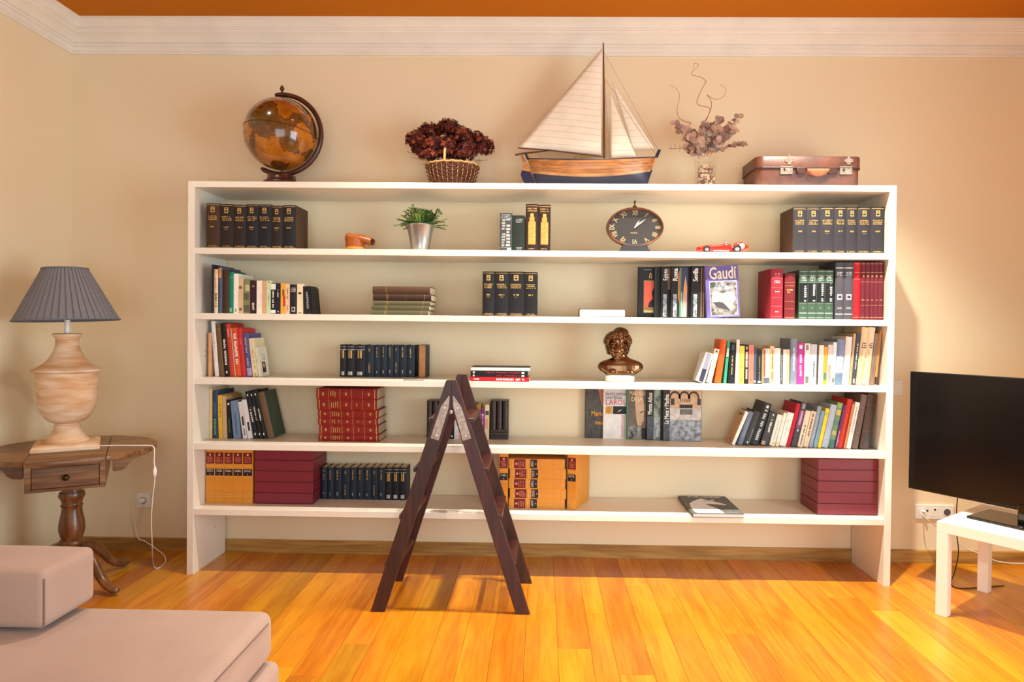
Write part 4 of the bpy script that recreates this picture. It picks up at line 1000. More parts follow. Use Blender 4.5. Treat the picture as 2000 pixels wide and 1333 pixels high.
# ---- bronze bust
def bronze():
    m = mat('polished_bronze', (128, 94, 66), 0.2, 0.95, 0.5, 0.6, 16, 0.04, 60, c2=(72, 54, 40)); return m
UY = 3.70; u0 = atY(1210, 745, UY); us = mpp(UY)
bu = thing('bronze_bust', 'polished bronze bust of a woman with gathered hair', 'bust', (u0.x, UY, SZ[3] + .0005))
def bust_mesh():
    mb = MB()
    def bl(x, y, z, r, M=None): mb.ball((x, y, z), r, 24, 16, M)
    s = us
    # torso and shoulders (pixel units times scale, z up from 732 px line)
    def Q(px, py): return ((px - 1210) * s, (745 - py) * s)
    rgs = []
    for py, hw_, hd in ((738, 26, 12), (733, 28, 14), (729, 32, 16), (724, 40, 17), (719, 44, 16.5), (714, 44, 16), (709, 41, 15), (705.5, 35, 14.5), (703, 28, 14), (700.5, 20, 13), (697, 14, 12), (692, 12, 12)):
        x, z = Q(1211.5, py); rgs.append([(x + hw_ * s * math.cos(2 * PI * k / 28), hd * s * math.copysign(abs(math.sin(2 * PI * k / 28)) ** .8, math.sin(2 * PI * k / 28)), z) for k in range(28)])
    mb.loft(rgs)
    x, z = Q(1197, 726); bl(x, -.020, z, (15 * s, 10.5 * s, 11 * s))
    x, z = Q(1226, 726); bl(x, -.020, z, (15 * s, 10.5 * s, 11 * s))
    # neck
    for k in range(7):
        f = k / 6; x, z = Q(1215 - 4 * f, 710 - 26 * f); bl(x, .008 - .008 * f, z, (13.5 * s * (1 - .18 * f), 12.5 * s * (1 - .15 * f), 8 * s))
    # head: skull, jaw, chin, cheeks, nose, lips, brow
    x, z = Q(1205, 668); bl(x, .0, z, (20 * s, 23 * s, 24 * s))
    x, z = Q(1203, 686); bl(x, -.022, z, (13.5 * s, 14 * s, 15 * s))
    x, z = Q(1202, 697); bl(x, -.040, z, (7 * s, 6 * s, 5.5 * s))
    for sg in (-1, 1): x, z = Q(1202.5 + sg * 8.5, 683); bl(x, -.042, z, (6.5 * s, 6.5 * s, 8 * s))
    for k in range(6):
        f = k / 5; x, z = Q(1202, 672 + 11 * f); bl(x, -.058 - .012 * f, z, ((2.2 + 1.2 * f) * s, 4 * s, 2.6 * s))
    x, z = Q(1202, 689.3); bl(x, -.058, z, (5 * s, 3.2 * s, 1.7 * s))
    x, z = Q(1202, 692.3); bl(x, -.056, z, (4.2 * s, 3.2 * s, 1.7 * s))
    for sg in (-1, 1):
        x, z = Q(1202 + sg * 7, 670.5); bl(x, -.053, z, (6.2 * s, 4 * s, 2.0 * s))
        x, z = Q(1202 + sg * 7, 675.2); bl(x, -.052, z, (4.2 * s, 3.2 * s, 2.2 * s))
        x, z = Q(1205 + sg * 20, 677); bl(x, .0, z, (2.6 * s, 5 * s, 6 * s))
    # hair: waved cap parted over the brow, bun behind on the crown
    for k in range(22):
        a = PI * (k / 21); x, z = Q(1205 - 22 * math.cos(a), 668 - 17 * math.sin(a)); bl(x, -.012 + .006 * math.sin(k * 2.1), z, (6.2 * s, 17 * s, 6.2 * s))
    for k in range(14):
        a = PI * (k / 13); x, z = Q(1204 - 20 * math.cos(a), 671 - 13 * math.sin(a)); bl(x, -.042 + .004 * math.sin(k * 2.6), z, (4.4 * s, 7 * s, 4.4 * s))
    for sg in (-1, 1):
        for k in range(8):
            f = k / 7; x, z = Q(1206 + sg * (21.5 - 6 * f), 664 + 24 * f); bl(x, .004 + .006 * math.sin(k * 1.9) + .012 * f, z, (6.5 * s, 15 * s, 6 * s))
    for k in range(5): x, z = Q(1196 + 5 * k, 655 + 1.2 * (k % 2)); bl(x, -.040, z, (6 * s, 7 * s, 4.2 * s))
    x, z = Q(1213, 652); bl(x, -.004, z, (14 * s, 15 * s, 12 * s))
    x, z = Q(1211, 656); bl(x, .018, z, (17 * s, 18 * s, 17 * s)); x, z = Q(1207, 663); bl(x, .02, z, (20 * s, 20 * s, 19 * s))
    x, z = Q(1221, 676); bl(x, .012, z, (8 * s, 14 * s, 12 * s)); x, z = Q(1190, 678); bl(x, .006, z, (7 * s, 12 * s, 12 * s))
    me = bpy.data.meshes.new('bust'); me.from_pydata(mb.v, [], mb.f)
    o = bpy.data.objects.new('tmp', me); COL.objects.link(o)
    r_ = o.modifiers.new('r', 'REMESH'); r_.mode = 'VOXEL'; r_.voxel_size = .0017
    sm = o.modifiers.new('s', 'SMOOTH'); sm.factor = .5; sm.iterations = 5
    dg = bpy.context.evaluated_depsgraph_get(); m2 = bpy.data.meshes.new_from_object(o.evaluated_get(dg)); bpy.data.objects.remove(o)
    bm = bmesh.new(); bm.from_mesh(m2)      # flat cut under the chest
    bmesh.ops.bisect_plane(bm, geom=list(bm.verts) + list(bm.edges) + list(bm.faces), plane_co=(0, 0, 14 * s), plane_no=(0, 0, -1), clear_outer=True)
    ed = [e for e in bm.edges if e.is_boundary]
    if ed: bmesh.ops.holes_fill(bm, edges=ed)
    bm.to_mesh(m2); bm.free(); m2.shade_smooth(); return m2
me = bust_mesh(); me.materials.append(bronze()); link('figure', me, bu)
MB().lathe([(.081, .0), (.084, .003), (.084, .032), (.080, .036), (0, .0365)], 40, Matrix.Diagonal((1, .72, 1, 1))).build('base', mat('pale_marble', (196, 200, 196), 0.3, 0, 0.5, 0.6, 12, c2=(140, 148, 150)), bu, smooth=40)
# ================================================================== books
ORD = ('first second third fourth fifth sixth seventh eighth ninth tenth eleventh twelfth thirteenth fourteenth fifteenth sixteenth seventeenth eighteenth nineteenth twentieth '
       'twenty-first twenty-second twenty-third twenty-fourth twenty-fifth twenty-sixth twenty-seventh twenty-eighth twenty-ninth thirtieth thirty-first thirty-second thirty-third thirty-fourth thirty-fifth').split()
M_page = mat('book_pages', (226, 212, 184), 0.8, 0, 0.2, 0.35, 40, 0.0, c2=(200, 182, 150), stretch=(6, .3, .3))
M_pagew = mat('book_pages_white', (240, 236, 226), 0.8, 0, 0.2, 0.25, 40, c2=(216, 210, 198), stretch=(6, .3, .3))
M_gold = mat('gilt_tooling', (206, 168, 100), 0.38, 0.55, 0.5, 0.5, 120, c2=(150, 112, 62))
M_silv = mat('silver_tooling', (196, 196, 196), 0.38, 0.5, 0.5, 0.4, 120)
DECO = {'G': M_gold, 'S': M_silv}
def dm(c): return DECO[c] if isinstance(c, str) else paint(c)
rb_ = random.Random(77)
NAME = {'b': 'spine_band', 'p': 'spine_label', 't': 'spine_lettering', 'v': 'spine_lettering'}
def make_book(name, label, group, t, h, d, cover, deco=(), soft=False, pages=None, bulge=None, cat='book', cmat=None):
    """spine on y=0 facing -y, base at z=0, x from 0 to t; parts: cover, pages, spine decoration"""
    root = thing(name, label, cat, group=group)
    bt = min(.0012 if soft else .0028, t * .2); bu_ = (0.0 if soft else min(.16 * t, .006)) if bulge is None else bulge
    n = 2 if soft else 8
    def sy(x): return -bu_ * (1 - (2 * x / t - 1) ** 2)
    xs = [t * i / n for i in range(n + 1)]
    outer = [(0, d)] + [(x, sy(x) + bu_) for x in xs] + [(t, d)]
    it = t - 2 * bt
    inner = [(bt, d)] + [(bt + it * i / n, sy(t * i / n) + bu_ + bt) for i in range(n + 1)] + [(t - bt, d)]
    mb = MB(); k = len(outer)
    vs = [(x, y, 0) for x, y in outer] + [(x, y, 0) for x, y in inner] + [(x, y, h) for x, y in outer] + [(x, y, h) for x, y in inner]
    fs = []
    for i in range(k - 1):
        fs += [(i, i + 1, 2 * k + i + 1, 2 * k + i), (k + i, 3 * k + i, 3 * k + i + 1, k + i + 1), (i, k + i, k + i + 1, i + 1), (2 * k + i, 2 * k + i + 1, 3 * k + i + 1, 3 * k + i)]
    for i in (0, k - 1): fs.append((i, k + i, 3 * k + i, 2 * k + i) if i == 0 else (i, 2 * k + i, 3 * k + i, k + i))
    mb.add(vs, fs)
    mb.build('cover', cmat or (paint(cover) if not isinstance(cover, str) else DECO[cover]), root, smooth=32)
    ins = .0006 if soft else .003
    MB().box(bt + .0001, t - bt - .0001, bu_ + bt + .0006, d - (.0004 if soft else .003), ins, h - ins).build('pages', pages or M_page, root)
    sets = {}
    for di, it_ in enumerate(deco):
        ty, c = it_[0], it_[-1]; key_ = (NAME[ty], c, di if ty == 'p' else -1); m = sets.setdefault(key_, MB())
        def patch(x0, x1, z0, z1):
            q = 8 if (not soft and (x1 - x0) > .3 * t) else (3 if not soft and (x1 - x0) > .12 * t else 1); e = .0003 + .00009 * di
            lo = [(x0 + (x1 - x0) * i / q) for i in range(q + 1)]
            m.add([(x, sy(x) + bu_ - e, z0) for x in lo] + [(x, sy(x) + bu_ - e, z1) for x in lo], [(i, i + 1, q + 2 + i, q + 1 + i) for i in range(q)])
        if ty == 'b': patch(.04 * t, .96 * t, it_[1] * h, it_[2] * h)
        elif ty == 'p': patch(it_[1] * t, it_[2] * t, it_[3] * h, it_[4] * h)
        elif ty == 't':
            x0, x1, z0, z1, rows = it_[1] * t, it_[2] * t, it_[3] * h, it_[4] * h, it_[5]; rh_ = (z1 - z0) / rows
            for r in range(rows):
                zz = z1 - rh_ * (r + .85); hh = rh_ * .68; x = x0 + rb_.uniform(0, .12) * (x1 - x0); xe = x1 - rb_.uniform(0, .12) * (x1 - x0); lw = max(hh * .62, .0012)
                while x < xe - lw * .5:
                    if rb_.random() < .88: patch(x, min(x + lw * .72, xe), zz + hh * rb_.choice((0, 0, .12)), zz + hh * rb_.choice((1, 1, .8)))
                    x += lw
        elif ty == 'v':
            x0, x1, z0, z1 = it_[1] * t, it_[2] * t, it_[3] * h, it_[4] * h; lw = max((x1 - x0) * .75, .0016); z = z0
            while z < z1:
                if rb_.random() < .86: patch(x0 + (x1 - x0) * rb_.choice((0, 0, .15)), x1 - (x1 - x0) * rb_.choice((0, 0, .2)), z, min(z + lw * .7, z1))
                z += lw
    for (nm, c, _k), m in sets.items():
        o = m.build(nm, dm(c), root, fix=False)
        if nm != 'spine_label' and len(m.f) > 4: o['kind'] = 'stuff'        # too small to pick apart singly
    return root
def quad_xz(t, h, a):
    """cross-section corners of a book leaned by a (positive: top to the right), lowest corner at z 0"""
    ca, sa = math.cos(a), math.sin(a)
    P = [(x * ca + z * sa, -x * sa + z * ca) for x, z in ((0, 0), (t, 0), (t, h), (0, h))]
    mz = min(p[1] for p in P); return [(p[0], p[1] - mz) for p in P], -mz
def span(P, z):
    xs = []
    for i in range(4):
        (x0, z0), (x1, z1) = P[i], P[(i + 1) % 4]
        if (z0 - z) * (z1 - z) <= 0 and abs(z1 - z0) > 1e-9: xs.append(x0 + (x1 - x0) * (z - z0) / (z1 - z0))
    return (min(xs), max(xs)) if xs else None
def shelve(items, px0, Y, zs, where, group, cat='book', first_no=1, total_named=True, lim=None):
    """stand books side by side from photo column px0; each item: (thickness px, top px row, lean deg, cover, description, deco, options)"""
    Y0, Y1 = Y if isinstance(Y, tuple) else (Y, Y); n = len(items); k_fit = 1.0
    for attempt in range(12 if lim else 1):
      prev = None; far = -9; last_try = lim is None; plan = []
      for i, it in enumerate(items):
        tp, top, lean, cover, desc, deco = it[:6]; op = it[6] if len(it) > 6 else {}
        yy = Y0 + (Y1 - Y0) * i / max(n - 1, 1); a = math.radians(lean); m = mpp(yy)
        t = tp * m * math.cos(a) * k_fit; h = (atY(px0 + 40 if prev is None else prev_px, top, yy).z - zs) / max(math.cos(a), .5)
        h = op.get('h', h)
        d = min(op.get('d', max(.10, h * .66)), 3.944 - yy)
        P, up = quad_xz(t, h, a)
        if prev is None: X = atY(px0, 600, yy).x - min(P[0][0], P[1][0])
        else:
            X = -9; zt = min(max(p[1] for p in P), max(p[1] for p in prev))
            for q in range(41):
                z = zt * q / 40 * .9999 + 1e-6; s0, s1 = span(prev, z), span(P, z)
                if s0 and s1: X = max(X, s0[1] - s1[0])
            X += .0006 + op.get('gap', 0) * m
        lab = op.get('label', '%s, %s from left in the %s' % (desc, ORD[i + first_no - 1], where))
        plan.append((op, lab, t, h, d, cover, deco, X, yy, up, a))
        prev = [(p[0] + X, p[1]) for p in P]; far = max([far] + [p[0] for p in prev]); prev_px = px0 + (prev[1][0] - atY(px0, 600, yy).x) / m
      if lim is None or far <= lim: break
      k_fit *= 1 - 1.05 * (far - lim) / (far - atY(px0, 600, Y0).x)
    for op, lab, t, h, d, cover, deco, X, yy, up, a in plan:
        b = make_book(op.get('name', 'book'), lab, group, t, h, d, cover, deco, op.get('soft', False), op.get('pages'), op.get('bulge'), cat, op.get('mat'))
        b.location = (X, yy + op.get('dy', 0), zs + up + .0004); b.rotation_euler = (0, a, 0)
    return prev
SF = {'soft': True}
BLK, WHT, CRM = (24, 24, 28), (236, 232, 224), (226, 208, 170)
# ---------- dark gilt encyclopedia
def ENC(extra=0):
    return [('b', .962, .972, 'G'), ('b', .018, .028, 'G'), ('t', .12, .88, .040, .066, 1, 'G'), ('p', .34, .64, .80, .925, 'G'), ('p', .40, .58, .825, .86, BLK), ('p', .44, .56, .885, .905, BLK),
            ('t', .12, .88, .62, .735, 3, 'G'), ('t', .30, .70, .455, .505, 1, 'G')] + ([('t', .36, .64, .42, .44, 1, 'G')] if extra else [])
g = 'dark gilt encyclopedia volumes'
c7 = [(64, 42, 28), (34, 28, 28), (38, 28, 24), (24, 26, 34), (22, 26, 34), (36, 27, 24), (70, 46, 30)]
shelve([(w_, tp_, 0, c, 'dark gilt encyclopedia volume', ([('p', 0, 1, 0, 1, (26, 28, 34))] if i == 6 else []) + ENC(i % 2), {'d': .19}) for i, (w_, tp_, c) in enumerate(zip((27, 26.5, 24.5, 24, 26, 22, 26), (397.5, 399, 400.3, 399.4, 399.6, 402, 401), c7))], 401.5, 3.605, SZ[1], "top row's left set", g)
shelve([(w_, tp_, 0, (46, 44, 50) if i else (70, 42, 28), 'dark gilt encyclopedia volume', ([] if i else [('p', 0, 1, 0, 1, (46, 44, 50))]) + ENC(i in (5, 2)), {'d': .20}) for i, (w_, tp_) in enumerate(zip((26, 26.5, 27.5, 23, 22, 26, 26.5), (405.5, 405.3, 404.6, 404.4, 405, 404.8, 404.5)))], 1547, 3.62, SZ[1], "top row's right set", g, lim=1.829)
shelve([(w_, tp_, 0, (24, 24, 28), 'black gilt encyclopedia volume', ENC(i < 3), {'d': .19}) for i, (w_, tp_) in enumerate(zip((23.5, 27, 30, 26.5), (531, 531, 531, 532)))], 942, 3.61, SZ[2], "second row's centre set", g)
# ---------- four ornate books, top row centre
M_orn = mat('tooled_silver_cover', (58, 62, 66), 0.45, 0.2, 0.5, 1.0, 130, c2=(190, 192, 192))
M_fig = mat('gold_figure_print', (222, 176, 92), 0.45, 0.3, 0.5, 0.6, 70, c2=(150, 104, 44))
DECO['F'] = M_fig
fig = lambda: [('p', .22, .82, .14, .62, 'F'), ('p', .30, .72, .62, .72, 'F'), ('p', .38, .66, .72, .80, 'F'), ('t', .10, .9, .83, .925, 2, 'G'), ('b', .95, .965, 'G'), ('t', .25, .75, .03, .065, 1, 'G')]
shelve([(24.0, 416.5, 0, (66, 70, 74), 'grey book with tooled silver ornament', [('b', .86, .872, 'S'), ('t', .1, .9, .88, .97, 2, 'S'), ('v', .15, .45, .12, .84, 'S'), ('v', .5, .85, .12, .84, 'S'), ('b', .08, .09, 'S'), ('p', .6, .95, .012, .075, 'S')], {'d': .15}),
        (25.0, 421, 0, (34, 44, 38), 'plain dark green book', [('t', .25, .85, .79, .91, 3, 'S'), ('t', .3, .8, .03, .11, 2, 'S')], {'d': .14}),
        (24.0, 398.5, 0, (48, 28, 22), 'tall brown book with golden figure', fig(), {'d': .17, 'gap': 1}),
        (24.5, 400, 0, (44, 26, 22), 'tall brown book with golden figure', fig(), {'d': .17})], 974.5, 3.61, SZ[1], "top row's centre group", 'ornate books on the top row')

# ---------- second row, left mixed row
WH2 = "second row's left group"
g = 'mixed books at the left of the second row'
shelve([
    (4.6, 517.5, 0, (46, 24, 34), 'thin tall dark maroon book', [], {'d': .24}),
    (7.4, 526, 0, (222, 206, 170), 'cream book with dark vertical lettering', [('v', .3, .75, .12, .46, BLK), ('v', .4, .6, .55, .80, (150, 60, 40))], {'d': .17}),
    (8.3, 521.5, 0, (74, 86, 112), 'blue grey book with orange top', [('p', .08, .8, .76, .97, (206, 140, 74)), ('v', .35, .6, .3, .6, (54, 62, 84))], {'d': .23}),
    (13.5, 528, 0, (66, 42, 28), 'thick dark brown book', [('b', .95, .962, (96, 66, 44))], {'d': .20}),
    (9.2, 531.5, 0, (16, 128, 104), 'teal green book', [('b', .865, .875, (120, 196, 170)), ('p', .12, .6, .04, .13, (150, 200, 140))], {'d': .16}),
    (9.2, 535, 0, WHT, 'white paperback', [('p', .3, .6, .04, .12, (120, 150, 120))], {'soft': True, 'd': .19}),
    (9.4, 544, 0, (208, 178, 140), 'beige paperback with small brown labels', [('p', .12, .7, .70, .78, (128, 86, 62)), ('p', .2, .7, .08, .16, (128, 86, 62))], {'soft': True, 'd': .13}),
    (13, 546.5, 0, (126, 128, 92), 'mottled green camouflage book', [('p', .1, .8, .4, .6, (86, 92, 70)), ('p', .3, .95, .66, .85, (186, 180, 140)), ('p', .1, .9, .05, .25, (92, 86, 70))], {'soft': True, 'd': .15}),
    (13, 548.5, 0, (52, 24, 34), 'dark maroon paperback with white lettering', [('v', .35, .65, .12, .34, WHT), ('p', .35, .65, .80, .86, (150, 120, 90))], {'soft': True, 'd': .13}),
    (10.4, 548.5, 0, (234, 224, 214), 'plain off-white paperback', [], {'soft': True, 'd': .13}),
    (9, 549.5, 0, (206, 164, 122), 'plain tan paperback', [], {'soft': True, 'd': .13}),
    (8, 548.5, 0, (194, 214, 176), 'pale green paperback', [('p', .45, .65, .93, .97, BLK), ('v', .4, .6, .3, .6, (90, 110, 90))], {'soft': True, 'd': .13}),
    (9.6, 554, 0, (24, 24, 26), 'black paperback with white ends', [('p', .02, .98, .80, .985, WHT), ('p', .02, .98, .02, .13, WHT), ('v', .3, .65, .2, .76, WHT)], {'soft': True, 'd': .13}),
    (9.4, 554, 0, (26, 28, 52), 'navy paperback', [('v', .3, .6, .55, .8, (200, 190, 170)), ('p', .4, .6, .06, .1, WHT)], {'soft': True, 'd': .13}),
    (9.8, 554, 0, (226, 164, 52), 'yellow paperback with red figure', [('p', .5, .9, .25, .6, (186, 60, 36)), ('p', .35, .7, .6, .8, (120, 60, 40))], {'soft': True, 'd': .13}),
    (7.4, 555, 0, (226, 190, 160), 'pinkish beige paperback', [('v', .3, .6, .5, .85, (110, 80, 70)), ('v', .4, .6, .08, .3, (110, 80, 70))], {'soft': True, 'd': .13}),
    (14.6, 556, 0, (30, 28, 36), 'black book with silver roundel', [('t', .1, .9, .74, .90, 3, 'S'), ('p', .26, .74, .08, .24, 'S'), ('p', .36, .64, .12, .20, BLK)], {'d': .13}),
    (11.4, 555, 0, (228, 210, 176), 'cream paperback with dark square label', [('p', .2, .75, .66, .72, BLK), ('p', .2, .8, .03, .06, (120, 80, 60))], {'soft': True, 'd': .13}),
    (13, 560, -4.5, (22, 22, 26), 'leaning black paperback', [('v', .35, .7, .2, .8, (150, 150, 156))], {'soft': True, 'd': .12}),
    (2.6, 562.0, -5.5, (18, 20, 26), 'thin black booklet', [], {'soft': True, 'd': .12}),
], 413, 3.62, SZ[2], WH2, g)

# ---------- third row, left leaning row
g = 'mixed books at the left of the third row'; WH3 = "third row's left group"
shelve([
    (5.6, 651, 0, (226, 170, 124), 'thin peach paperback', [], {'soft': True, 'd': .14}),
    (8, 628, -4.5, (232, 230, 232), 'tall white book', [('v', .4, .6, .5, .8, (150, 150, 170))], {'d': .21}),
    (9.8, 634, -5, (112, 84, 44), 'olive brown book', [('b', .9, .91, (160, 130, 80))], {'d': .2}),
    (10.2, 632, -5.2, (22, 20, 22), 'black book with white vertical lettering', [('v', .3, .72, .22, .70, WHT), ('p', .35, .65, .06, .1, WHT)], {'d': .2}),
    (8.6, 633, -5.4, (200, 62, 34), 'red orange book', [('v', .4, .6, .75, .9, WHT)], {'d': .18}),
    (13, 641.5, -5.6, (222, 84, 36), 'orange book with big white lettering', [('p', .0, .18, .0, 1, WHT), ('v', .38, .78, .25, .88, WHT)], {'d': .19}),
    (9.2, 643, -6, (206, 52, 52), 'plain red book', [('v', .4, .6, .65, .8, (230, 170, 150))], {'d': .18}),
    (12, 652.5, -6.5, (92, 84, 140), 'purple book with silver lettering', [('v', .3, .62, .55, .9, 'S'), ('p', .1, .9, .02, .2, (170, 160, 196)), ('v', .3, .62, .25, .45, 'S')], {'d': .17}),
    (10, 662, -7, (232, 218, 180), 'cream paperback with yellow lettering', [('v', .35, .65, .2, .75, (200, 170, 70)), ('p', .3, .7, .02, .1, (206, 180, 90))], {'soft': True, 'd': .14}),
    (5.4, 679, -8, (226, 224, 208), 'small white paperback with a cover portrait', [('v', .35, .65, .2, .75, (200, 190, 150))], {'soft': True, 'd': .115, 'name': 'book'}),
], 407.5, 3.70, SZ[3], WH3, g)
last = [o for o in bpy.data.objects if o.get('label', '').startswith('small white paperback with a cover portrait')][0]
tl = 5.4 * mpp(3.70) * math.cos(math.radians(8)) + .0004
MB().add([(tl, .03, .022), (tl, .075, .022), (tl, .075, .082), (tl, .03, .082)], [(0, 1, 2, 3)]).build('portrait_background', paint((60, 44, 36)), last)
MB().prism([(.052 + .012 * math.cos(2 * PI * k / 14), .062 + .015 * math.sin(2 * PI * k / 14)) for k in range(14)], tl + .0001, tl + .0003, 'YZ').build('portrait_face', paint((206, 160, 120)), last)
MB().prism([(.034, .0222), (.071, .0222), (.064, .042), (.053, .047), (.042, .042)], tl + .0001, tl + .0003, 'YZ').build('portrait_shoulders', paint((30, 28, 32)), last)
mb = MB()
for z in (.125, .117, .105, .098, .091):
    mb.add([(tl, .035, z), (tl, .085, z), (tl, .085, z + .0025), (tl, .035, z + .0025)], [(0, 1, 2, 3)])
mb.build('cover_lettering', paint((150, 150, 130)), last)

# ---------- fourth row, left leaning row
g = 'mixed books at the left of the fourth row'; WH4 = "fourth row's left group"
shelve([
    (5.4, 760.5, 0, (226, 196, 140), 'thin cream paperback', [], {'soft': True, 'd': .2}),
    (11, 764, -.6, (48, 66, 98), 'blue book with green lettering', [('v', .3, .65, .05, .42, (140, 170, 90)), ('v', .3, .65, .5, .75, (90, 110, 140))], {'d': .2}),
    (8, 772.5, -1.5, (222, 180, 48), 'yellow paperback', [('v', .35, .65, .5, .8, (140, 110, 30))], {'soft': True, 'd': .2}),
    (8, 774.5, -2, (206, 168, 126), 'tan paperback', [], {'soft': True, 'd': .19}),
    (8.2, 781.5, -3, (26, 26, 28), 'black paperback', [('v', .3, .6, .15, .5, (90, 120, 90)), ('p', .3, .7, .86, .92, WHT)], {'soft': True, 'd': .15}),
    (14.6, 784, -5, (112, 138, 170), 'light blue book', [('v', .35, .6, .1, .7, (70, 90, 120))], {'soft': True, 'd': .14}),
    (8, 786, -8.5, (224, 218, 214), 'white paperback with dark drawing', [('p', .3, .8, .35, .6, (70, 60, 60)), ('v', .3, .7, .08, .3, (90, 80, 80))], {'soft': True, 'd': .14}),
    (9, 782, -9.5, (226, 224, 228), 'white paperback with black drawing', [('p', .35, .8, .2, .42, (60, 60, 64))], {'soft': True, 'd': .14}),
    (8, 766, -11.5, (22, 22, 24), 'slim black book with white lettering', [('v', .3, .7, .35, .65, WHT), ('p', .35, .65, .07, .12, WHT), ('p', .35, .65, .9, .94, WHT)], {'d': .16}),
    (7.2, 766, -12, (20, 20, 22), 'slim black book with white lettering', [('v', .3, .7, .35, .68, WHT), ('p', .35, .65, .07, .12, WHT), ('p', .35, .65, .9, .94, WHT)], {'d': .16}),
    (8, 764.5, -12.5, (24, 24, 28), 'slim black book with white lettering', [('v', .3, .7, .35, .62, WHT), ('p', .35, .65, .07, .12, WHT), ('p', .35, .65, .9, .94, WHT)], {'d': .16}),
    (14, 768, -13, (58, 72, 58), 'thick dark green book with brown spine', [('p', .03, .97, .003, .997, (110, 84, 58))], {'d': .17}),
], 409.5, 3.745, SZ[4], WH4, g)

# ---------- third row, navy set
g = 'navy gilt volumes'
nv = lambda i: [('v', .42, .58, .62, .93, 'G'), ('v', .42, .58, .12, .22, 'S')] if i % 4 else [('v', .42, .58, .14, .45, 'G'), ('v', .42, .58, .8, .9, 'G')]
dk = lambda: [('b', .84, .855, 'S'), ('b', .93, .94, 'S'), ('p', .3, .46, .58, .82, 'G'), ('p', .54, .70, .58, .82, 'G'), ('p', .25, .75, .05, .16, 'S')]
items = [(w_, 674, 0, (30, 32, 40), 'black volume with two gilt bars', dk(), {'d': .125}) for w_ in (11.5, 17, 20.3)]
items += [(w_, 674.5, 0, (30, 44, 60), 'slim navy gilt volume', nv(i), {'d': .125}) for i, w_ in enumerate((17, 12.2, 13, 12.4, 11.3, 14.2, 16.2))]
shelve(items, 664.5, 3.80, SZ[3], "third row's navy set", g)
# last volume turned with its fore-edge outwards
x = atY(817.4, 700, 3.80).x; t_ = 24.0 * mpp(3.80); h_ = atY(817, 674.5, 3.80).z - SZ[3]
b = make_book('book', "navy volume turned fore-edge outward, at the right of the third row's navy set", g, t_ * .62, h_, .125, (30, 44, 60), (), False, mat('tan_page_edges', (196, 142, 96), .8, 0, .2, .3, 60))
b.location = (x + t_ * .62, 3.80 + .125, SZ[3] + .0004); b.rotation_euler = (0, 0, PI)
t = thing('bookmark_leaflet', 'thin dark leaflet lying on the third shelf beside the navy volumes', 'leaflet', (atZ(800, 741, SZ[3]).x, 3.63, SZ[3] + .0006))
MB().box(-.02, .09, -.03, -.012, 0, .0015).build('sheet', paint((40, 40, 44)), t); MB().box(-.02, .09, -.012, .0, 0, .0012).build('fold', paint((60, 60, 62)), t)

# ---------- bottom row, navy set
items = [(w_, 914, 0, (28, 42, 56), 'slim navy gilt volume', nv(i + 1), {'d': .118}) for i, w_ in enumerate((11.6, 13, 15.4, 15.8, 13.6, 13.6, 14.8, 12.8, 14.6))]
items += [(w_, 914, 0, (24, 26, 32), 'black volume with two gilt bars', dk(), {'d': .118}) for w_ in (13.2, 14, 14.2)]
shelve(items, 628.5, 3.822, SZ[5], "bottom row's navy set", g)

# ---------- amber law volumes
AMB = (196, 122, 34); M_amb = mat('amber_buckram', (216, 144, 46), 0.5, 0, 0.4, 0.35, 18, 0.05, 200, c2=(196, 120, 30))
def law(): return [('p', .05, .95, .705, .905, (112, 26, 32)), ('p', .40, .60, .845, .885, (226, 160, 110)), ('t', .15, .85, .725, .835, 4, (206, 120, 90)), ('p', .05, .95, .495, .615, (34, 34, 44)), ('t', .12, .88, .56, .605, 2, (206, 190, 170)),
                   ('p', .45, .55, .51, .53, (226, 160, 110)), ('b', .935, .942, (232, 180, 110)), ('b', .66, .668, (232, 180, 110)), ('b', .12, .126, (232, 180, 110)), ('b', .16, .166, (232, 180, 110)), ('b', .04, .046, (232, 180, 110)), ('b', .475, .48, (232, 180, 110))]
g = 'amber law volumes with red and black labels'
OPA = {'mat': M_amb, 'h': .314, 'bulge': .001, 'd': .225}
shelve([(w_, 881, 0, AMB, 'amber volume with red and black labels', law(), OPA) for w_ in (17.9, 18.2, 18.3, 18.3, 20)], 402.8, 3.70, SZ[5], "bottom row's left set", g)
yA = 3.688
def law_at(px, wpx, label):
    b = make_book('book', label, g, wpx * mpp(yA), .314, .25, AMB, law(), False, None, .001, 'book', M_amb); b.location = (atY(px, 950, yA).x, yA, SZ[5] + .0004); return b
law_at(974.6, 17.6, 'amber volume standing left of the flat amber stack'); b = law_at(1109, 17.8, 'amber volume standing right of the flat amber stack'); b.rotation_euler = (0, 0, math.radians(-21)); b.location.x -= .003
zz = SZ[5] + .0004
for i, (x0, x1) in enumerate(((993.2, 1102.6), (995, 1105), (993.2, 1103.8), (995.6, 1105.6), (993.6, 1103.4))[::-1]):
    tA = 19.3 * mpp(yA); hA = (x1 - x0) * mpp(yA)
    b = make_book('book', 'amber volume lying flat, %s from the bottom of its stack' % ORD[i], g, tA, hA, .22, AMB, law(), False, None, .001, 'book', M_amb)
    b.rotation_euler = (0, -PI / 2, 0); b.location = (atY(x1, 950, yA).x, yA, zz); zz += tA + .0006

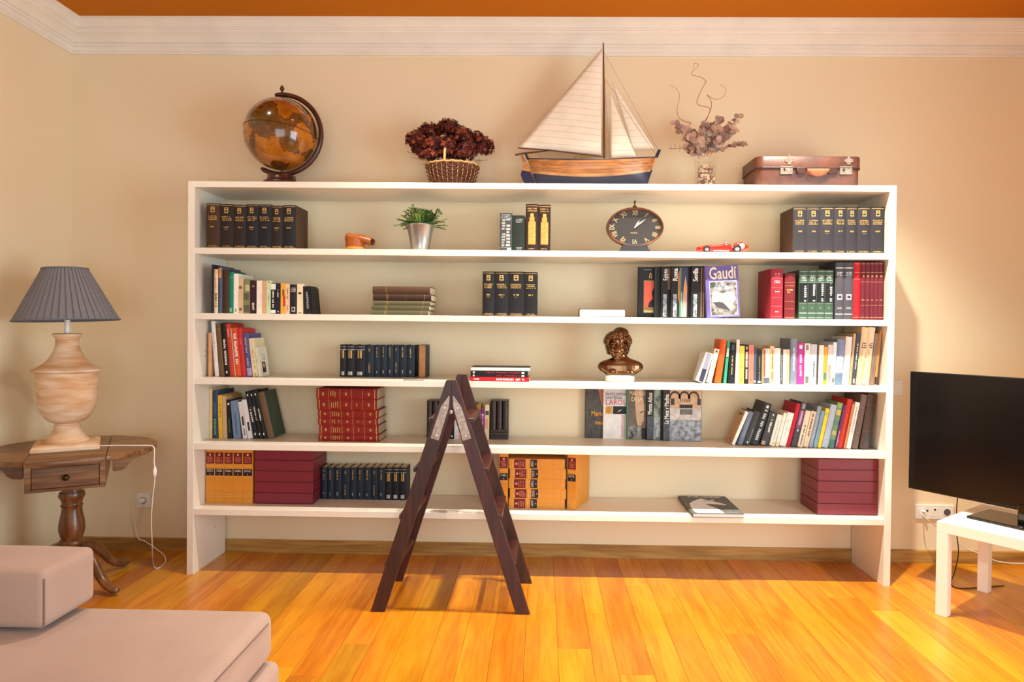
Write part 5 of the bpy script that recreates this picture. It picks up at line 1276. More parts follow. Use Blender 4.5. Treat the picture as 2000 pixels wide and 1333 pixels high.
# ---------- burgundy boxes
M_bur = mat('burgundy_box_card', (124, 38, 52), 0.42, 0, 0.45, 0.12, 6)
M_bur2 = mat('burgundy_box_base', (98, 26, 40), 0.5, 0, 0.4)
for px0, px1, Yb, where, nb in ((496.8, 610.5, 3.70, 'left stack on the bottom row', 5), (1597.6, 1718.6, 3.645, 'right stack on the bottom row', 5)):
    xa_, xb_ = atY(px0, 950, Yb).x, min(atY(px1, 950, Yb).x, 1.829); hb = .0606
    for k in range(nb):
        ox = rb_.uniform(-.0012, .0012)
        t = thing('archive_box', 'burgundy flat storage box, %s from the bottom of the %s' % (ORD[k], where), 'box', ((xa_ + xb_) / 2 + ox, Yb + rb_.uniform(0, .002), SZ[5] + .0004 + k * (hb + .0005)), group='burgundy storage boxes')
        w2_ = (xb_ - xa_) / 2
        MB().box(-w2_ + .0015, w2_ - .0015, .0015, .2385, 0, hb - .006).build('tray', M_bur2, t, bevel=.001, bseg=1)
        MB().box(-w2_, w2_, 0, .24, .005, hb).build('lid', M_bur, t, bevel=.0015)

# ---------- flat stacks
def stack(specs, Y, zs, label_of, g, depth):
    z = zs + .0004; out = []
    for i, (x0, x1, tpx, c, deco, soft, kw) in enumerate(specs):
        tS = tpx * mpp(Y); hS = (x1 - x0) * mpp(Y)
        b = make_book('book', label_of(i), g, tS, hS, depth * kw.get('f', 1), c, deco, soft, kw.get('pages'))
        b.rotation_euler = (0, PI / 2, 0); b.location = (atY(x0, 700, Y).x, Y + kw.get('dy', 0), z + tS); z += tS + .0005; out.append(b)
    return out
RB = lambda: [('b', .03, .045, 'G'), ('b', .20, .206, 'G'), ('b', .385, .392, 'G'), ('b', .575, .582, 'G'), ('b', .76, .766, 'G'), ('b', .955, .97, 'G'), ('p', .35, .65, .10, .13, 'G'), ('p', .35, .65, .475, .505, 'G'), ('p', .35, .65, .85, .88, 'G'),
              ('v', .2, .8, .235, .25, 'G'), ('v', .2, .8, .27, .285, 'G'), ('v', .2, .8, .305, .32, 'G'), ('v', .2, .8, .34, .355, 'G'), ('v', .3, .7, .66, .675, 'G')]
stack([(x0, x1, t_, (138, 30, 24), RB(), False, {'pages': mat('red_volume_pages', (196, 176, 150), .8, 0, .2, .4, 60, stretch=(6, .3, .3))}) for x0, x1, t_ in
       ((623, 742.5, 13.8), (624, 741.5, 18.0), (621.5, 740.5, 14), (621.5, 741.5, 15.6), (619.5, 738, 20.4), (617.8, 738, 21.2))], 3.70, SZ[4],
      lambda i: 'red leather gilt volume lying flat, %s from the bottom of its stack' % ORD[i], 'red leather volumes in a flat stack', .19)
OB = lambda: [('b', .235, .24, 'G'), ('b', .255, .26, 'G'), ('b', .56, .565, (110, 92, 60)), ('b', .88, .885, 'G')]
OD = ['olive green old book, lowest in the second row stack', 'olive green old book, second from the bottom of the second row stack', 'olive green old book, middle of the second row stack', 'slimmer dark brown old book, second from the top of its stack', 'thick brown old book on top of the second row stack']
stack([(724.5, 836, 9.6, (92, 88, 62), OB(), False, {}), (725, 838, 9.4, (86, 84, 60), OB(), False, {}), (728, 840, 8.6, (96, 90, 64), OB(), False, {}), (727.5, 842, 12.6, (58, 38, 26), OB(), False, {}), (726.5, 839.5, 15.6, (84, 56, 40), [('b', .235, .24, 'G')], False, {})],
      3.62, SZ[2], lambda i: OD[i], 'old books in a flat stack', .18)
SD = ['red magazine-like book lowest in the third row stack', 'black book with red lettering just above the red one', 'black book with red lettering below the white paged one', 'black covered book with white page edge on top of the stack']
stack([(917.5, 1034, 8.4, (196, 28, 40), [('v', .25, .75, .45, .92, WHT), ('v', .3, .7, .07, .16, WHT)], True, {}), (919.5, 1031.5, 5.4, (26, 22, 26), [('v', .3, .7, .45, .86, (176, 40, 60)), ('p', .2, .8, .04, .07, WHT), ('p', .2, .8, .89, .94, WHT)], True, {}),
       (919.5, 1031.5, 6.2, (26, 22, 26), [('v', .3, .7, .25, .86, (176, 40, 60)), ('p', .2, .8, .04, .07, WHT), ('p', .2, .8, .89, .94, WHT)], True, {})], 3.59, SZ[3], lambda i: SD[i], 'books in the third row stack', .17)
b = make_book('book', SD[3], 'books in the third row stack', 7.0 * mpp(3.6), 116 * mpp(3.6), .165, (40, 38, 40), (), True, M_pagew)
tS = 7.0 * mpp(3.6); b.rotation_euler = (0, PI / 2, PI); b.location = (atY(1035.5, 700, 3.6).x, 3.595 + .165, SZ[3] + .0004 + (8.4 + 5.4 + 6.2) * mpp(3.59) + .0018 + tS)
b = make_book('book', 'white paged hardback lying flat beside the art books', None, 16.0 * mpp(3.62), 88.5 * mpp(3.62), .16, (44, 44, 56), (), False, M_pagew)
b.rotation_euler = (0, PI / 2, PI); b.location = (atY(1221.5, 615, 3.62).x, 3.62 + .16, SZ[2] + .0004 + 16.0 * mpp(3.62))

# ---------- second row, right bound sets
g = 'bound volumes at the right of the second row'; WHr = "second row's right group"
CRI = lambda: [('b', .045, .05, 'G'), ('b', .25, .255, (220, 130, 130)), ('b', .42, .425, (220, 130, 130)), ('b', .62, .625, (220, 130, 130)), ('b', .80, .805, (220, 130, 130)), ('t', .3, .7, .88, .91, 1, WHT), ('t', .22, .78, .71, .77, 2, WHT), ('t', .3, .7, .53, .56, 1, WHT), ('t', .3, .7, .13, .16, 1, WHT)]
GRN = lambda: [('p', .04, .96, .34, .735, (24, 24, 28)), ('b', .96, .968, 'S'), ('b', .885, .892, 'S'), ('t', .15, .9, .77, .87, 3, 'S'), ('b', .745, .751, 'S'), ('v', .55, .86, .36, .72, 'S'), ('b', .325, .331, 'S'), ('t', .4, .6, .215, .245, 1, 'S'), ('b', .115, .135, 'S'), ('b', .03, .036, 'S')]
GRY = lambda: [('b', .895, .915, 'S'), ('t', .1, .9, .76, .84, 3, 'S'), ('p', .2, .8, .345, .445, 'S'), ('p', .33, .67, .37, .42, (62, 60, 68)), ('t', .2, .8, .185, .225, 2, 'S'), ('b', .085, .105, 'S')]
MRN = lambda: [('b', .97, .976, 'G'), ('b', .82, .825, 'G'), ('t', .2, .8, .74, .78, 1, 'G'), ('b', .655, .66, 'G'), ('t', .2, .8, .33, .36, 1, 'G'), ('b', .25, .256, 'G'), ('b', .04, .046, 'G')]
items = [(23, 525.5, 0, (150, 34, 52), 'thick crimson volume', CRI(), {'d': .22}), (20.6, 534, 0, (112, 28, 34), 'crimson gilt volume', [('b', .80, .806, 'G'), ('b', .72, .726, 'G'), ('t', .2, .8, .56, .66, 2, 'G'), ('b', .38, .386, 'G'), ('b', .22, .226, 'G'), ('b', .03, .036, 'G')], {'d': .19, 'gap': 3})]
items += [(w_, tp_, 0, (64, 92, 72), 'green and black volume', GRN(), {'d': .18, 'gap': 7 if i == 0 else 0}) for i, (w_, tp_) in enumerate(((17, 527.5), (16.4, 527.5), (15.8, 527), (16.2, 527.5)))]
items += [(17, 513, 0, (76, 74, 84), 'grey volume with silver roundel', GRY(), {'d': .22, 'gap': 3.4}), (17.4, 513, 0, (76, 74, 84), 'grey volume with silver roundel', GRY(), {'d': .22}), (13.6, 512.5, 0, (186, 24, 36), 'bright red volume', [('b', .97, .976, 'G'), ('b', .82, .825, (230, 150, 140)), ('b', .70, .705, (230, 150, 140)), ('b', .04, .046, 'G')], {'d': .21})]
items += [(w_, 512.5, 0, (104, 30, 44), 'slim maroon gilt volume', MRN(), {'d': .21}) for w_ in (9.2, 8.6, 7.2, 8.2, 10.2)]
shelve(items, 1506, 3.615, SZ[2], WHr, g, lim=1.829)

# ---------- third row, right mixed row
g = 'mixed books at the right of the third row'; WHt = "third row's right row"
S1 = {'soft': True, 'd': .125}
shelve([
    (16.5, 692, 16, (226, 224, 224), 'small leaning paperback with spine photograph', [('p', .18, .78, .02, .45, (52, 56, 80)), ('p', .18, .78, .45, .97, (150, 152, 168))], {'soft': True, 'd': .11}),
    (10.5, 683, 13, (234, 222, 200), 'leaning cream paperback with a black mark', [('p', .35, .65, .90, .95, BLK), ('v', .4, .55, .3, .7, (150, 140, 120))], S1),
    (13.2, 664.5, 7.5, (218, 96, 30), 'leaning bright orange hardback', [], {'d': .13}),
    (5.6, 665.5, 4.5, (52, 160, 128), 'slim green paperback', [('p', .1, .9, .62, .82, (200, 222, 200)), ('b', .6, .61, BLK)], {'soft': True, 'd': .12}),
    (13, 669.5, 2.5, (26, 26, 34), 'black book with yellow lettering', [('v', .42, .62, .2, .68, (206, 186, 90)), ('p', .3, .7, .82, .94, (80, 70, 90))], {'d': .14}),
    (6.4, 664, 1.2, (240, 232, 220), 'slim tall white paperback', [], S1),
    (10.4, 676, .6, (228, 218, 92), 'yellow paperback', [('p', .45, .6, .42, .45, (90, 80, 30)), ('p', .45, .6, .09, .13, (90, 80, 30))], S1),
    (8, 674, 0, (32, 26, 28), 'black paperback with pale blocks', [('p', .25, .8, .62, .82, (226, 196, 180)), ('p', .25, .8, .42, .6, (206, 190, 184)), ('p', .3, .7, .88, .95, (200, 206, 220)), ('p', .3, .75, .12, .38, (186, 180, 180))], {'d': .13}),
    (10.5, 674.5, 0, (222, 126, 110), 'salmon pink paperback', [('p', .45, .6, .08, .12, (140, 60, 50))], S1),
    (5.2, 678.5, 0, (78, 84, 98), 'slim slate paperback', [('p', .2, .8, .04, .1, WHT)], S1),
    (11, 684, 0, (34, 38, 44), 'dark slate paperback', [('v', .5, .68, .12, .8, (150, 156, 160)), ('p', .3, .8, .03, .09, WHT)], S1),
    (3, 683, 0, (196, 142, 74), 'very slim ochre booklet', [], S1),
    (13, 681.5, 0, (232, 218, 202), 'beige paperback with dark foot', [('p', .03, .3, .2, .97, (150, 96, 60)), ('p', .03, .97, .02, .18, (92, 100, 120)), ('p', .45, .7, .88, .98, (190, 210, 232))], S1),
    (8.8, 676.5, 0, (234, 196, 150), 'tan and white paperback', [('v', .45, .75, .4, .9, (110, 80, 70)), ('v', .45, .75, .1, .35, (110, 80, 70))], S1),
    (12.4, 680.5, 0, (240, 236, 230), 'plain white paperback', [('p', .3, .6, .12, .18, (180, 170, 160))], S1),
    (5.2, 684, 0, (72, 76, 80), 'slim dark grey paperback', [('v', .4, .65, .1, .85, (190, 196, 196))], S1),
    (13.4, 683, 0, (226, 196, 160), 'beige and tan paperback', [('p', .02, .5, .02, .98, (226, 222, 214)), ('p', .6, .68, .08, .13, (120, 80, 60))], S1),
    (13, 662, 0, (130, 140, 160), 'tall blue grey hardback', [('v', .35, .65, .3, .8, (206, 212, 222))], {'d': .17, 'gap': 2}),
    (15, 670.5, 0, (186, 62, 150), 'magenta hardback with white lettering', [('v', .35, .66, .2, .72, (240, 210, 230)), ('p', .3, .7, .86, .95, WHT)], {'d': .15}),
    (11.6, 671.5, 0, (236, 228, 224), 'white paperback with small green picture', [('p', .15, .75, .03, .2, (110, 124, 104)), ('p', .2, .7, .84, .97, (140, 136, 136))], {'soft': True, 'd': .15}),
    (12.6, 673, .5, (200, 204, 208), 'grey white paperback with blue lettering', [('v', .4, .7, .18, .58, (90, 120, 140))], {'soft': True, 'd': .15}),
    (3.4, 675, .5, (70, 60, 56), 'very slim dark booklet', [], {'soft': True, 'd': .14}),
    (9.8, 675, 1, (240, 234, 222), 'plain cream white paperback', [('v', .4, .55, .3, .8, (200, 190, 200))], {'soft': True, 'd': .15}),
    (7, 678, 1.5, (232, 168, 48), 'yellow orange paperback with green foot', [('p', .1, .9, .12, .32, (80, 130, 84))], {'soft': True, 'd': .14}),
    (9.4, 674, 2, (214, 210, 208), 'light grey paperback', [('p', .15, .85, .05, .5, (166, 162, 160))], {'soft': True, 'd': .15}),
    (7.2, 669, 2.5, (228, 234, 236), 'slim icy white paperback', [('p', .2, .9, .05, .16, (120, 130, 110))], {'soft': True, 'd': .17}),
    (15.6, 664, 3.5, (128, 142, 176), 'blue hardback with white lower half', [('p', .05, .95, .26, .62, (216, 218, 228)), ('p', .05, .8, .02, .22, (110, 138, 164))], {'d': .18}),
    (13.4, 658.5, 4, (236, 228, 222), 'tall white hardback', [('p', .45, .6, .5, .53, (160, 150, 130))], {'d': .18}),
    (4.2, 652, 4.5, (206, 170, 128), 'slim tall tan paperback', [], {'soft': True, 'd': .19}),
    (9.8, 651.5, 5, (70, 74, 84), 'dark grey book with pale streak', [('v', .4, .66, .3, .8, (206, 210, 216)), ('p', .3, .7, .03, .12, (170, 170, 190))], {'d': .19}),
    (14, 640, 5.5, (230, 206, 164), 'large cream book with black lettering', [('t', .2, .9, .63, .74, 3, (70, 60, 60)), ('v', .35, .42, .4, .6, (90, 80, 70)), ('p', .1, .25, .02, .5, (236, 216, 150))], {'d': .21}),
    (13.2, 640, 5.5, (232, 212, 176), 'large cream book with black lettering', [('t', .2, .9, .63, .74, 3, (70, 60, 60)), ('v', .35, .42, .4, .6, (90, 80, 70))], {'d': .21}),
    (8, 652, 5.5, (140, 116, 100), 'brown grey paperback', [('v', .4, .6, .2, .8, (110, 86, 74))], {'soft': True, 'd': .18}),
    (5, 646, 5, (196, 140, 80), 'slim ochre paperback', [('p', .1, .9, .02, .15, BLK)], {'soft': True, 'd': .18}),
], 1363.5, 3.63, SZ[3], WHt, g, lim=1.829)

# ---------- fourth row, right leaning row
g = 'leaning books at the right of the fourth row'; WHf = "fourth row's right row"
shelve([
    (7.6, 806, 22, (240, 234, 224), 'leaning white paperback with tan cover', [], {'soft': True, 'd': .13, 'label': 'leaning paperback with tan cover, leftmost in the fourth row at right'}),
    (12, 806, 18.5, (110, 122, 146), 'leaning blue grey book', [('v', .4, .6, .2, .8, (150, 160, 180))], {'d': .15}),
    (15, 806, 18, (62, 64, 68), 'leaning dark grey book', [('v', .6, .8, .1, .5, (140, 142, 140)), ('p', .4, .6, .05, .1, WHT)], {'d': .15}),
    (19, 790, 18, (52, 56, 58), 'fat black book with white lettering', [('v', .34, .68, .12, .84, (200, 204, 204)), ('p', .35, .65, .88, .94, 'S')], {'d': .16, 'bulge': .009}),
    (17.5, 808, 15.5, (70, 72, 76), 'dark grey book with white lettering', [('v', .38, .66, .4, .78, WHT), ('p', .05, .5, .0, .12, (186, 160, 140)), ('p', .45, .6, .9, .95, WHT)], {'d': .14, 'gap': 0}),
    (12.5, 812, 14, (234, 228, 216), 'white paperback with fine lettering', [('v', .4, .58, .2, .8, (150, 146, 140)), ('p', .5, .9, .05, .12, (226, 206, 110))], {'soft': True, 'd': .14}),
    (7.6, 808, 13.5, (236, 232, 220), 'slim white paperback', [('p', .2, .7, .05, .12, (226, 206, 110))], {'soft': True, 'd': .14}),
    (15, 808, 13.5, (238, 234, 226), 'wide white paperback', [('v', .4, .52, .3, .8, (170, 166, 160))], {'soft': True, 'd': .14}),
    (9.6, 790, 13.5, (190, 24, 52), 'bright crimson hardback', [], {'d': .19}),
    (13, 788, 13, (70, 68, 78), 'dark book with purple lettered panel', [('p', .05, .95, .42, .82, (128, 80, 130)), ('v', .3, .7, .46, .8, (214, 190, 214)), ('p', .25, .75, .86, .97, (150, 150, 156)), ('p', .35, .65, .34, .4, (180, 180, 186))], {'d': .18}),
    (11.6, 804, 12.5, (232, 214, 190), 'cream paperback with black lettering', [('v', .35, .68, .06, .62, (60, 50, 44))], {'soft': True, 'd': .14}),
    (11.8, 805, 12.5, (222, 198, 166), 'beige paperback with black lettering', [('v', .35, .68, .3, .95, (60, 50, 44))], {'soft': True, 'd': .14}),
    (9.6, 795, 12, (146, 162, 184), 'blue grey hardback', [('v', .4, .6, .2, .8, (180, 192, 206))], {'d': .15}),
    (8, 804, 12, (134, 166, 190), 'slim sky blue paperback', [('v', .4, .6, .2, .8, (90, 120, 150))], {'soft': True, 'd': .14}),
    (8.2, 799, 11.5, (232, 212, 56), 'bright yellow paperback', [('p', .4, .6, .84, .88, (90, 80, 30))], {'soft': True, 'd': .14}),
    (13.8, 792, 11.5, (170, 184, 206), 'pale blue paperback', [('v', .4, .6, .1, .9, (190, 202, 218))], {'soft': True, 'd': .15}),
    (13.4, 788, 11, (116, 150, 112), 'green mosaic patterned book', [('p', .1, .9, .72, .84, (206, 186, 110)), ('p', .1, .9, .5, .6, (96, 138, 130)), ('p', .1, .9, .28, .38, (186, 180, 120)), ('p', .1, .9, .02, .18, (78, 120, 110)), ('p', .1, .9, .88, .98, (150, 176, 110))], {'d': .16}),
    (5.8, 792, 11, (104, 52, 110), 'slim purple paperback', [('v', .3, .7, .05, .4, (206, 190, 206))], {'soft': True, 'd': .15}),
    (11.6, 781, 11, (206, 52, 40), 'red hardback', [('v', .4, .55, .3, .7, (226, 120, 90))], {'d': .2}),
    (5, 790, 10.5, (214, 140, 92), 'slim orange tan booklet', [], {'soft': True, 'd': .16}),
    (10, 787, 10.5, (238, 234, 228), 'white paperback with dark vertical lettering', [('v', .42, .62, .35, .92, (70, 66, 60))], {'soft': True, 'd': .15}),
    (14, 770, 9.5, (112, 94, 86), 'old grey brown leather volume', [('b', .75, .758, (140, 120, 104)), ('b', .30, .308, (140, 120, 104))], {'d': .2, 'h': .30}),
    (21, 770, 8.0, (84, 66, 60), 'thick old dark brown leather volume', [('b', .80, .808, (120, 98, 84)), ('b', .32, .328, (120, 98, 84)), ('p', .3, .8, .06, .28, (72, 70, 74))], {'d': .2, 'h': .30}),
], 1433, (3.745, 3.665), SZ[4], WHf, g, lim=1.829)
first = [o for o in bpy.data.objects if o.get('label', '').startswith('leaning paperback with tan cover')][0]
hh = max(v.co.z for v in first.children[0].data.vertices)
MB().box(-.0006, -.0002, .004, .126, .003, hh - .003).build('tan_cover', paint((196, 158, 118)), first)
MB().add([(-.0008, .03, hh - .03), (-.0008, .09, hh - .03), (-.0008, .09, hh - .018), (-.0008, .03, hh - .018)], [(0, 1, 2, 3)]).add([(-.0008, .05, .02), (-.0008, .08, .02), (-.0008, .08, .028), (-.0008, .05, .028)], [(0, 1, 2, 3)]).build('cover_lettering', paint((110, 82, 60)), first)

# ---------- fourth row centre: leather bookends with a few paperbacks
M_bel = mat('bookend_leather', (50, 32, 26), 0.4, 0, 0.5, 0.5, 30, 0.1, 90, c2=(32, 20, 18))
YE = 3.83
def bookend(px0, px1, label, flip):
    xa_, xb_ = atY(px0, 820, YE).x, atY(px1, 820, YE).x; wd = (xb_ - xa_); h_ = atY((px0 + px1) / 2, 783.5, YE).z - SZ[4]
    t = thing('bookend', label, 'bookend', (xa_, YE, SZ[4] + .0004), group='leather bookends shaped like books')
    MB().box(0, wd, 0.004, .10, 0, h_ * .26).build('base', M_bel, t, bevel=.003)
    for k in range(2): MB().tube([(.002, .002, h_ * (.09 + .1 * k)), (wd - .002, .002, h_ * (.09 + .1 * k))], .003, 8).build('base_rib', M_bel, t)
    w3 = wd / 3
    for k in range(3):
        prof_ = [(k * w3 + w3 / 2 - w3 * .48 * math.cos(PI * i / 10), .012 - .012 * math.sin(PI * i / 10)) for i in range(11)] + [(k * w3 + w3 * .98, .095), (k * w3 + w3 * .02, .095)]
        s = MB().prism(prof_, h_ * .262, h_ * .985, 'XY').build('mock_volume', M_bel, t, smooth=40)
        for f in (.40, .58, .76, .92):
            MB().tube([(k * w3 + w3 / 2 - w3 * .485 * math.cos(PI * i / 10), .0118 - .0125 * math.sin(PI * i / 10), h_ * f) for i in range(11)], .0022, 6).build('raised_band', M_bel, s, smooth=60)
    MB().box(-.001, wd + .001, .0, .098, h_ * .985, h_).build('top_cap', M_bel, t, bevel=.001, bseg=1)
bookend(833, 866, 'dark leather bookend shaped like three books, left of the ladder top', False)
bookend(957.6, 992.6, 'dark leather bookend shaped like three books, right of the ladder top', True)
g = 'paperbacks between the bookends'
shelve([(13.4, 792, 0, (72, 50, 38), 'brown paperback', [], S1), (9, 790, 0, (28, 28, 30), 'black paperback', [('p', .3, .7, .06, .1, WHT)], S1), (8, 791, 0, (226, 226, 232), 'white paperback', [('p', .3, .6, .05, .1, (150, 150, 150))], S1), (6, 791, 0, (226, 170, 130), 'peach and white paperback', [('p', .3, .98, .1, .9, WHT)], S1),
        (9, 790, 0, (86, 60, 44), 'tan brown paperback', [], S1), (9, 789, 0, (120, 60, 40), 'russet paperback', [], S1), (9, 789, 0, (60, 50, 44), 'dark paperback', [], S1), (9.6, 792, 0, (176, 126, 52), 'golden brown paperback', [('v', .4, .6, .2, .8, (90, 60, 30))], S1), (7.6, 799.5, 0, (124, 44, 128), 'purple paperback', [('v', .35, .65, .15, .85, (226, 190, 226)), ('p', .3, .7, .76, .84, (240, 190, 230))], S1), (8.6, 791, 0, (228, 210, 176), 'cream paperback with dark panel', [('p', .1, .9, .7, .82, (70, 76, 60)), ('p', .15, .7, .3, .6, (226, 160, 120))], S1)],
       866.8, YE, SZ[4], 'bookend group', g)

# ---------- cover-forward books (fans)
def front_book(label, g, px0, px1, Yf_, zs, h, t, cover, lean=0.0, spine=None, soft=False):
    x = atY(px0, 700, Yf_).x; d = (px1 - px0) * mpp(Yf_)
    b = make_book('book', label, g, t, h, d, cover, spine or (), soft)
    b.rotation_euler = (0, math.radians(lean), -PI / 2); b.location = (x, Yf_ + t, zs + .0006)
    if lean:
        b.rotation_mode = 'XYZ'; b.matrix_world = Matrix.Translation((x + max(0, -math.sin(math.radians(lean))) * 0, Yf_ + t, zs + .0006)) @ Matrix.Rotation(math.radians(lean), 4, 'Y') @ Matrix.Rotation(-PI / 2, 4, 'Z')
    return b, d, h, t
def art(b, t, pts, name, m, lift=.0005):
    """flat printed shape on the front board: pts in metres (across, up)"""
    return MB().add([(t + lift, p[0], p[1]) for p in pts], [tuple(range(len(pts)))]).build(name, m, b, fix=False)
def rect(b, t, u0, u1, v0, v1, name, m, lift=.0005): return art(b, t, [(u0, v0), (u1, v0), (u1, v1), (u0, v1)], name, m, lift)
def cover_text(b, t, s, u, v, size, m, rot=0.0, bold=0.0, sx=1.0, align='CENTER', lift=.001):
    Mx = Matrix.Translation((t + lift, u, v)) @ Matrix(((0, 0, 1, 0), (1, 0, 0, 0), (0, 1, 0, 0), (0, 0, 0, 1))) @ Matrix.Rotation(rot, 4, 'Z')
    return lettering(s, m, b, Mx, size, 'cover_lettering', .0001, bold, sx, align)
M_wt = paint((238, 236, 230)); M_photo = mat('grey_photo_print', (164, 160, 158), 0.4, 0, 0.3, 1.0, 38, c2=(48, 48, 50))
M_photo2 = mat('dark_photo_print', (66, 66, 62), 0.4, 0, 0.4, 1.0, 26, c2=(118, 116, 106)); M_photo3 = mat('silver_photo_print', (170, 178, 186), 0.35, 0, 0.4, 1.0, 46, c2=(92, 98, 108))
M_photo4 = mat('green_photo_print', (70, 76, 62), 0.4, 0, 0.4, 1.0, 30, c2=(150, 166, 150))
g = 'art books facing forward on the second row'
z2 = SZ[2]; hA = atY(1300, 519.5, 3.65).z - z2
b, d, h, t = front_book('black art book with red picture, leftmost of the second row fan', g, 1244, 1316, 3.735, z2, hA, .020, (30, 32, 36))
px = lambda n: n * mpp(3.735)
rect(b, t, px(11.5), px(60), h * .10, h * .74, 'picture_frame', paint((150, 120, 70))); rect(b, t, px(12.5), px(59), h * .21, h * .72, 'picture', mat('red_sunset_print', (214, 92, 66), .4, 0, .4, .5, 16, c2=(190, 70, 50)), .0008)
art(b, t, [(px(20), h * .21), (px(60), h * .21), (px(60), h * .62), (px(30), h * .58), (px(27), h * .5), (px(29), h * .38), (px(22), h * .30)], 'picture_shape', paint((38, 34, 34)), .0011)
rect(b, t, px(12.5), px(30), h * .11, h * .15, 'caption', paint((206, 190, 140)), .0011); rect(b, t, px(11), px(26), h * .94, h * .946, 'rule', M_silv)
cover_text(b, t, 'A', px(24.5), h * .86, .022, paint((226, 196, 130))); cover_text(b, t, 'N', px(24.5), h * .80, .022, paint((226, 196, 130)))
b, d, h, t = front_book('plain dark slipcase, second in the second row fan', g, 1276, 1345, 3.714, z2, hA, .019, (36, 42, 44))
rect(b, t, px(1), px(1.8), h * .02, h * .97, 'edge_line', paint((60, 70, 74)))
for k, (p0, p1, title, nm) in enumerate(((1288.5, 1360, 'Egipto', 'black art book titled Egipto in the second row fan'), (1308, 1380, 'Roma', 'black art book titled Roma with colourful picture in the second row fan'), (1347.5, 1415, 'Sevilla', 'black art book titled Sevilla, just left of the purple cover'))):
    Yk = 3.693 - .021 * k
    b, d, h, t = front_book(nm, g, p0, p1, Yk, z2, hA, .019, (26, 27, 31))
    u = px(9.0); wdt = px(5.6)
    cover_text(b, t, title, u, h * (.955), .036 if title != 'Egipto' else .032, M_wt, PI / 2, .0009 if title != 'Egipto' else .0003, .8, 'RIGHT')
    rect(b, t, px(5), px(12), h * .02, h * .46, 'lower_photo', M_photo3)
    if title == 'Roma':
        art(b, t, [(px(14), h * .38), (px(19.5), h * .20), (px(19.5), h * .97), (px(14), h * .85)], 'picture', mat('orange_print', (206, 116, 40), .4, 0, .4, .6, 20, c2=(90, 60, 30)))
        rect(b, t, px(17), px(20), h * .02, h * .97, 'picture_edge', paint((92, 130, 84)), .0008)
        rect(b, t, px(20), px(33), h * .02, h * .97, 'picture_sky', mat('dusk_print', (44, 52, 84), .4, 0, .4, .4, 12)); art(b, t, [(px(22), h * .02), (px(31), h * .02), (px(31.5), h * .6), (px(28), h * .82), (px(25), h * .6)], 'picture_tower', mat('tower_print', (214, 140, 70), .4, 0, .4, .7, 16, c2=(150, 150, 170)), .0008); rect(b, t, px(20), px(22.5), h * .02, h * .5, 'picture_water', paint((120, 170, 172)), .0008)
        rect(b, t, px(33), px(40), h * .02, h * .97, 'dark_panel', paint((24, 24, 30)), .0008)
    if title == 'Sevilla':
        for q, c in ((19, (150, 126, 76)), (21.5, (60, 66, 40)), (23.5, (140, 90, 96))): rect(b, t, px(q), px(q + 1.8), h * .02, h * .97, 'picture_stripe', paint(c))
    if title == 'Egipto': rect(b, t, px(13.5), px(18.5), h * .55, h * .97, 'picture', paint((120, 96, 84)))
b, d, h, t = front_book('purple art book titled Gaudí with a building photograph on its cover', g, 1379.5, 1444, 3.625, z2, hA * .985, .024, (104, 92, 160), -3.6)
cover_text(b, t, 'Gaudí', d * .53, h * .845, .092, paint((236, 226, 206)), 0, .0016, .66)
rect(b, t, d * .12, d * .94, h * .03, h * .705, 'photo_border', paint((214, 208, 230))); rect(b, t, d * .14, d * .925, h * .04, h * .69, 'photo', M_photo, .0008)
art(b, t, [(d * .16, h * .30), (d * .42, h * .30), (d * .72, h * .14), (d * .90, h * .38), (d * .80, h * .5), (d * .5, h * .47), (d * .2, h * .5)], 'photo_house', mat('pale_house_print', (196, 192, 190), .4, 0, .3, .6, 40, c2=(120, 118, 120)), .0011)
art(b, t, [(d * .2, h * .30), (d * .5, h * .29), (d * .72, h * .13), (d * .36, h * .19)], 'photo_shadow', paint((70, 72, 78)), .0014)
art(b, t, [(d * .16, h * .56), (d * .3, h * .6), (d * .5, h * .66), (d * .75, h * .58), (d * .8, h * .53), (d * .5, h * .51)], 'photo_roof', M_photo3, .0012)
rect(b, t, d * .14, d * .3, h * .58, h * .69, 'photo_sky', paint((66, 76, 72)), .001)

g = 'large books facing forward on the fourth row'; z4 = SZ[4]; hB = .305; M_or_t = paint((230, 160, 40))
q5 = lambda n: n * mpp(3.88)
b, d, h, t = front_book('dark stone grey cover with orange lettering, leftmost of the forward books', g, 1144, 1212, 3.928, z4, hB, .0145, (80, 76, 72))
rect(b, t, .003, d - .003, .003, h - .003, 'photo', mat('stone_print', (84, 80, 74), .5, 0, .4, 1.0, 34, c2=(58, 56, 54))); art(b, t, [(q5(24), h), (q5(34), h), (q5(44), h * .55), (q5(33), h * .62)], 'photo_figure', paint((176, 112, 84)), .0008)
cover_text(b, t, 'Mario', q5(12), h * .47, .038, M_or_t, 0, .0006, .8, 'LEFT'); cover_text(b, t, 'museo', q5(20), h * .30, .036, M_or_t, 0, .0006, .8, 'LEFT'); cover_text(b, t, 'a', q5(33), h * .385, .032, paint((190, 70, 40)))
b, d, h, t = front_book('white encyclopedia cover with red title in the forward row', g, 1179, 1247, 3.912, z4, hB, .0145, (236, 232, 230), spine=())
rect(b, t, .002, d - .002, h * .64, h - .002, 'grey_head', paint((214, 210, 212)))
cover_text(b, t, 'ENCICLOPEDIA', q5(4.5), h * .853, .0225, paint((70, 68, 72)), 0, .0003, .78, 'LEFT'); cover_text(b, t, 'UNIVERSAL', q5(4.5), h * .783, .0225, paint((70, 68, 72)), 0, .0003, .9, 'LEFT'); cover_text(b, t, 'LAROUSSE', q5(4.5), h * .695, .044, paint((206, 60, 90)), 0, 0, .9, 'LEFT')
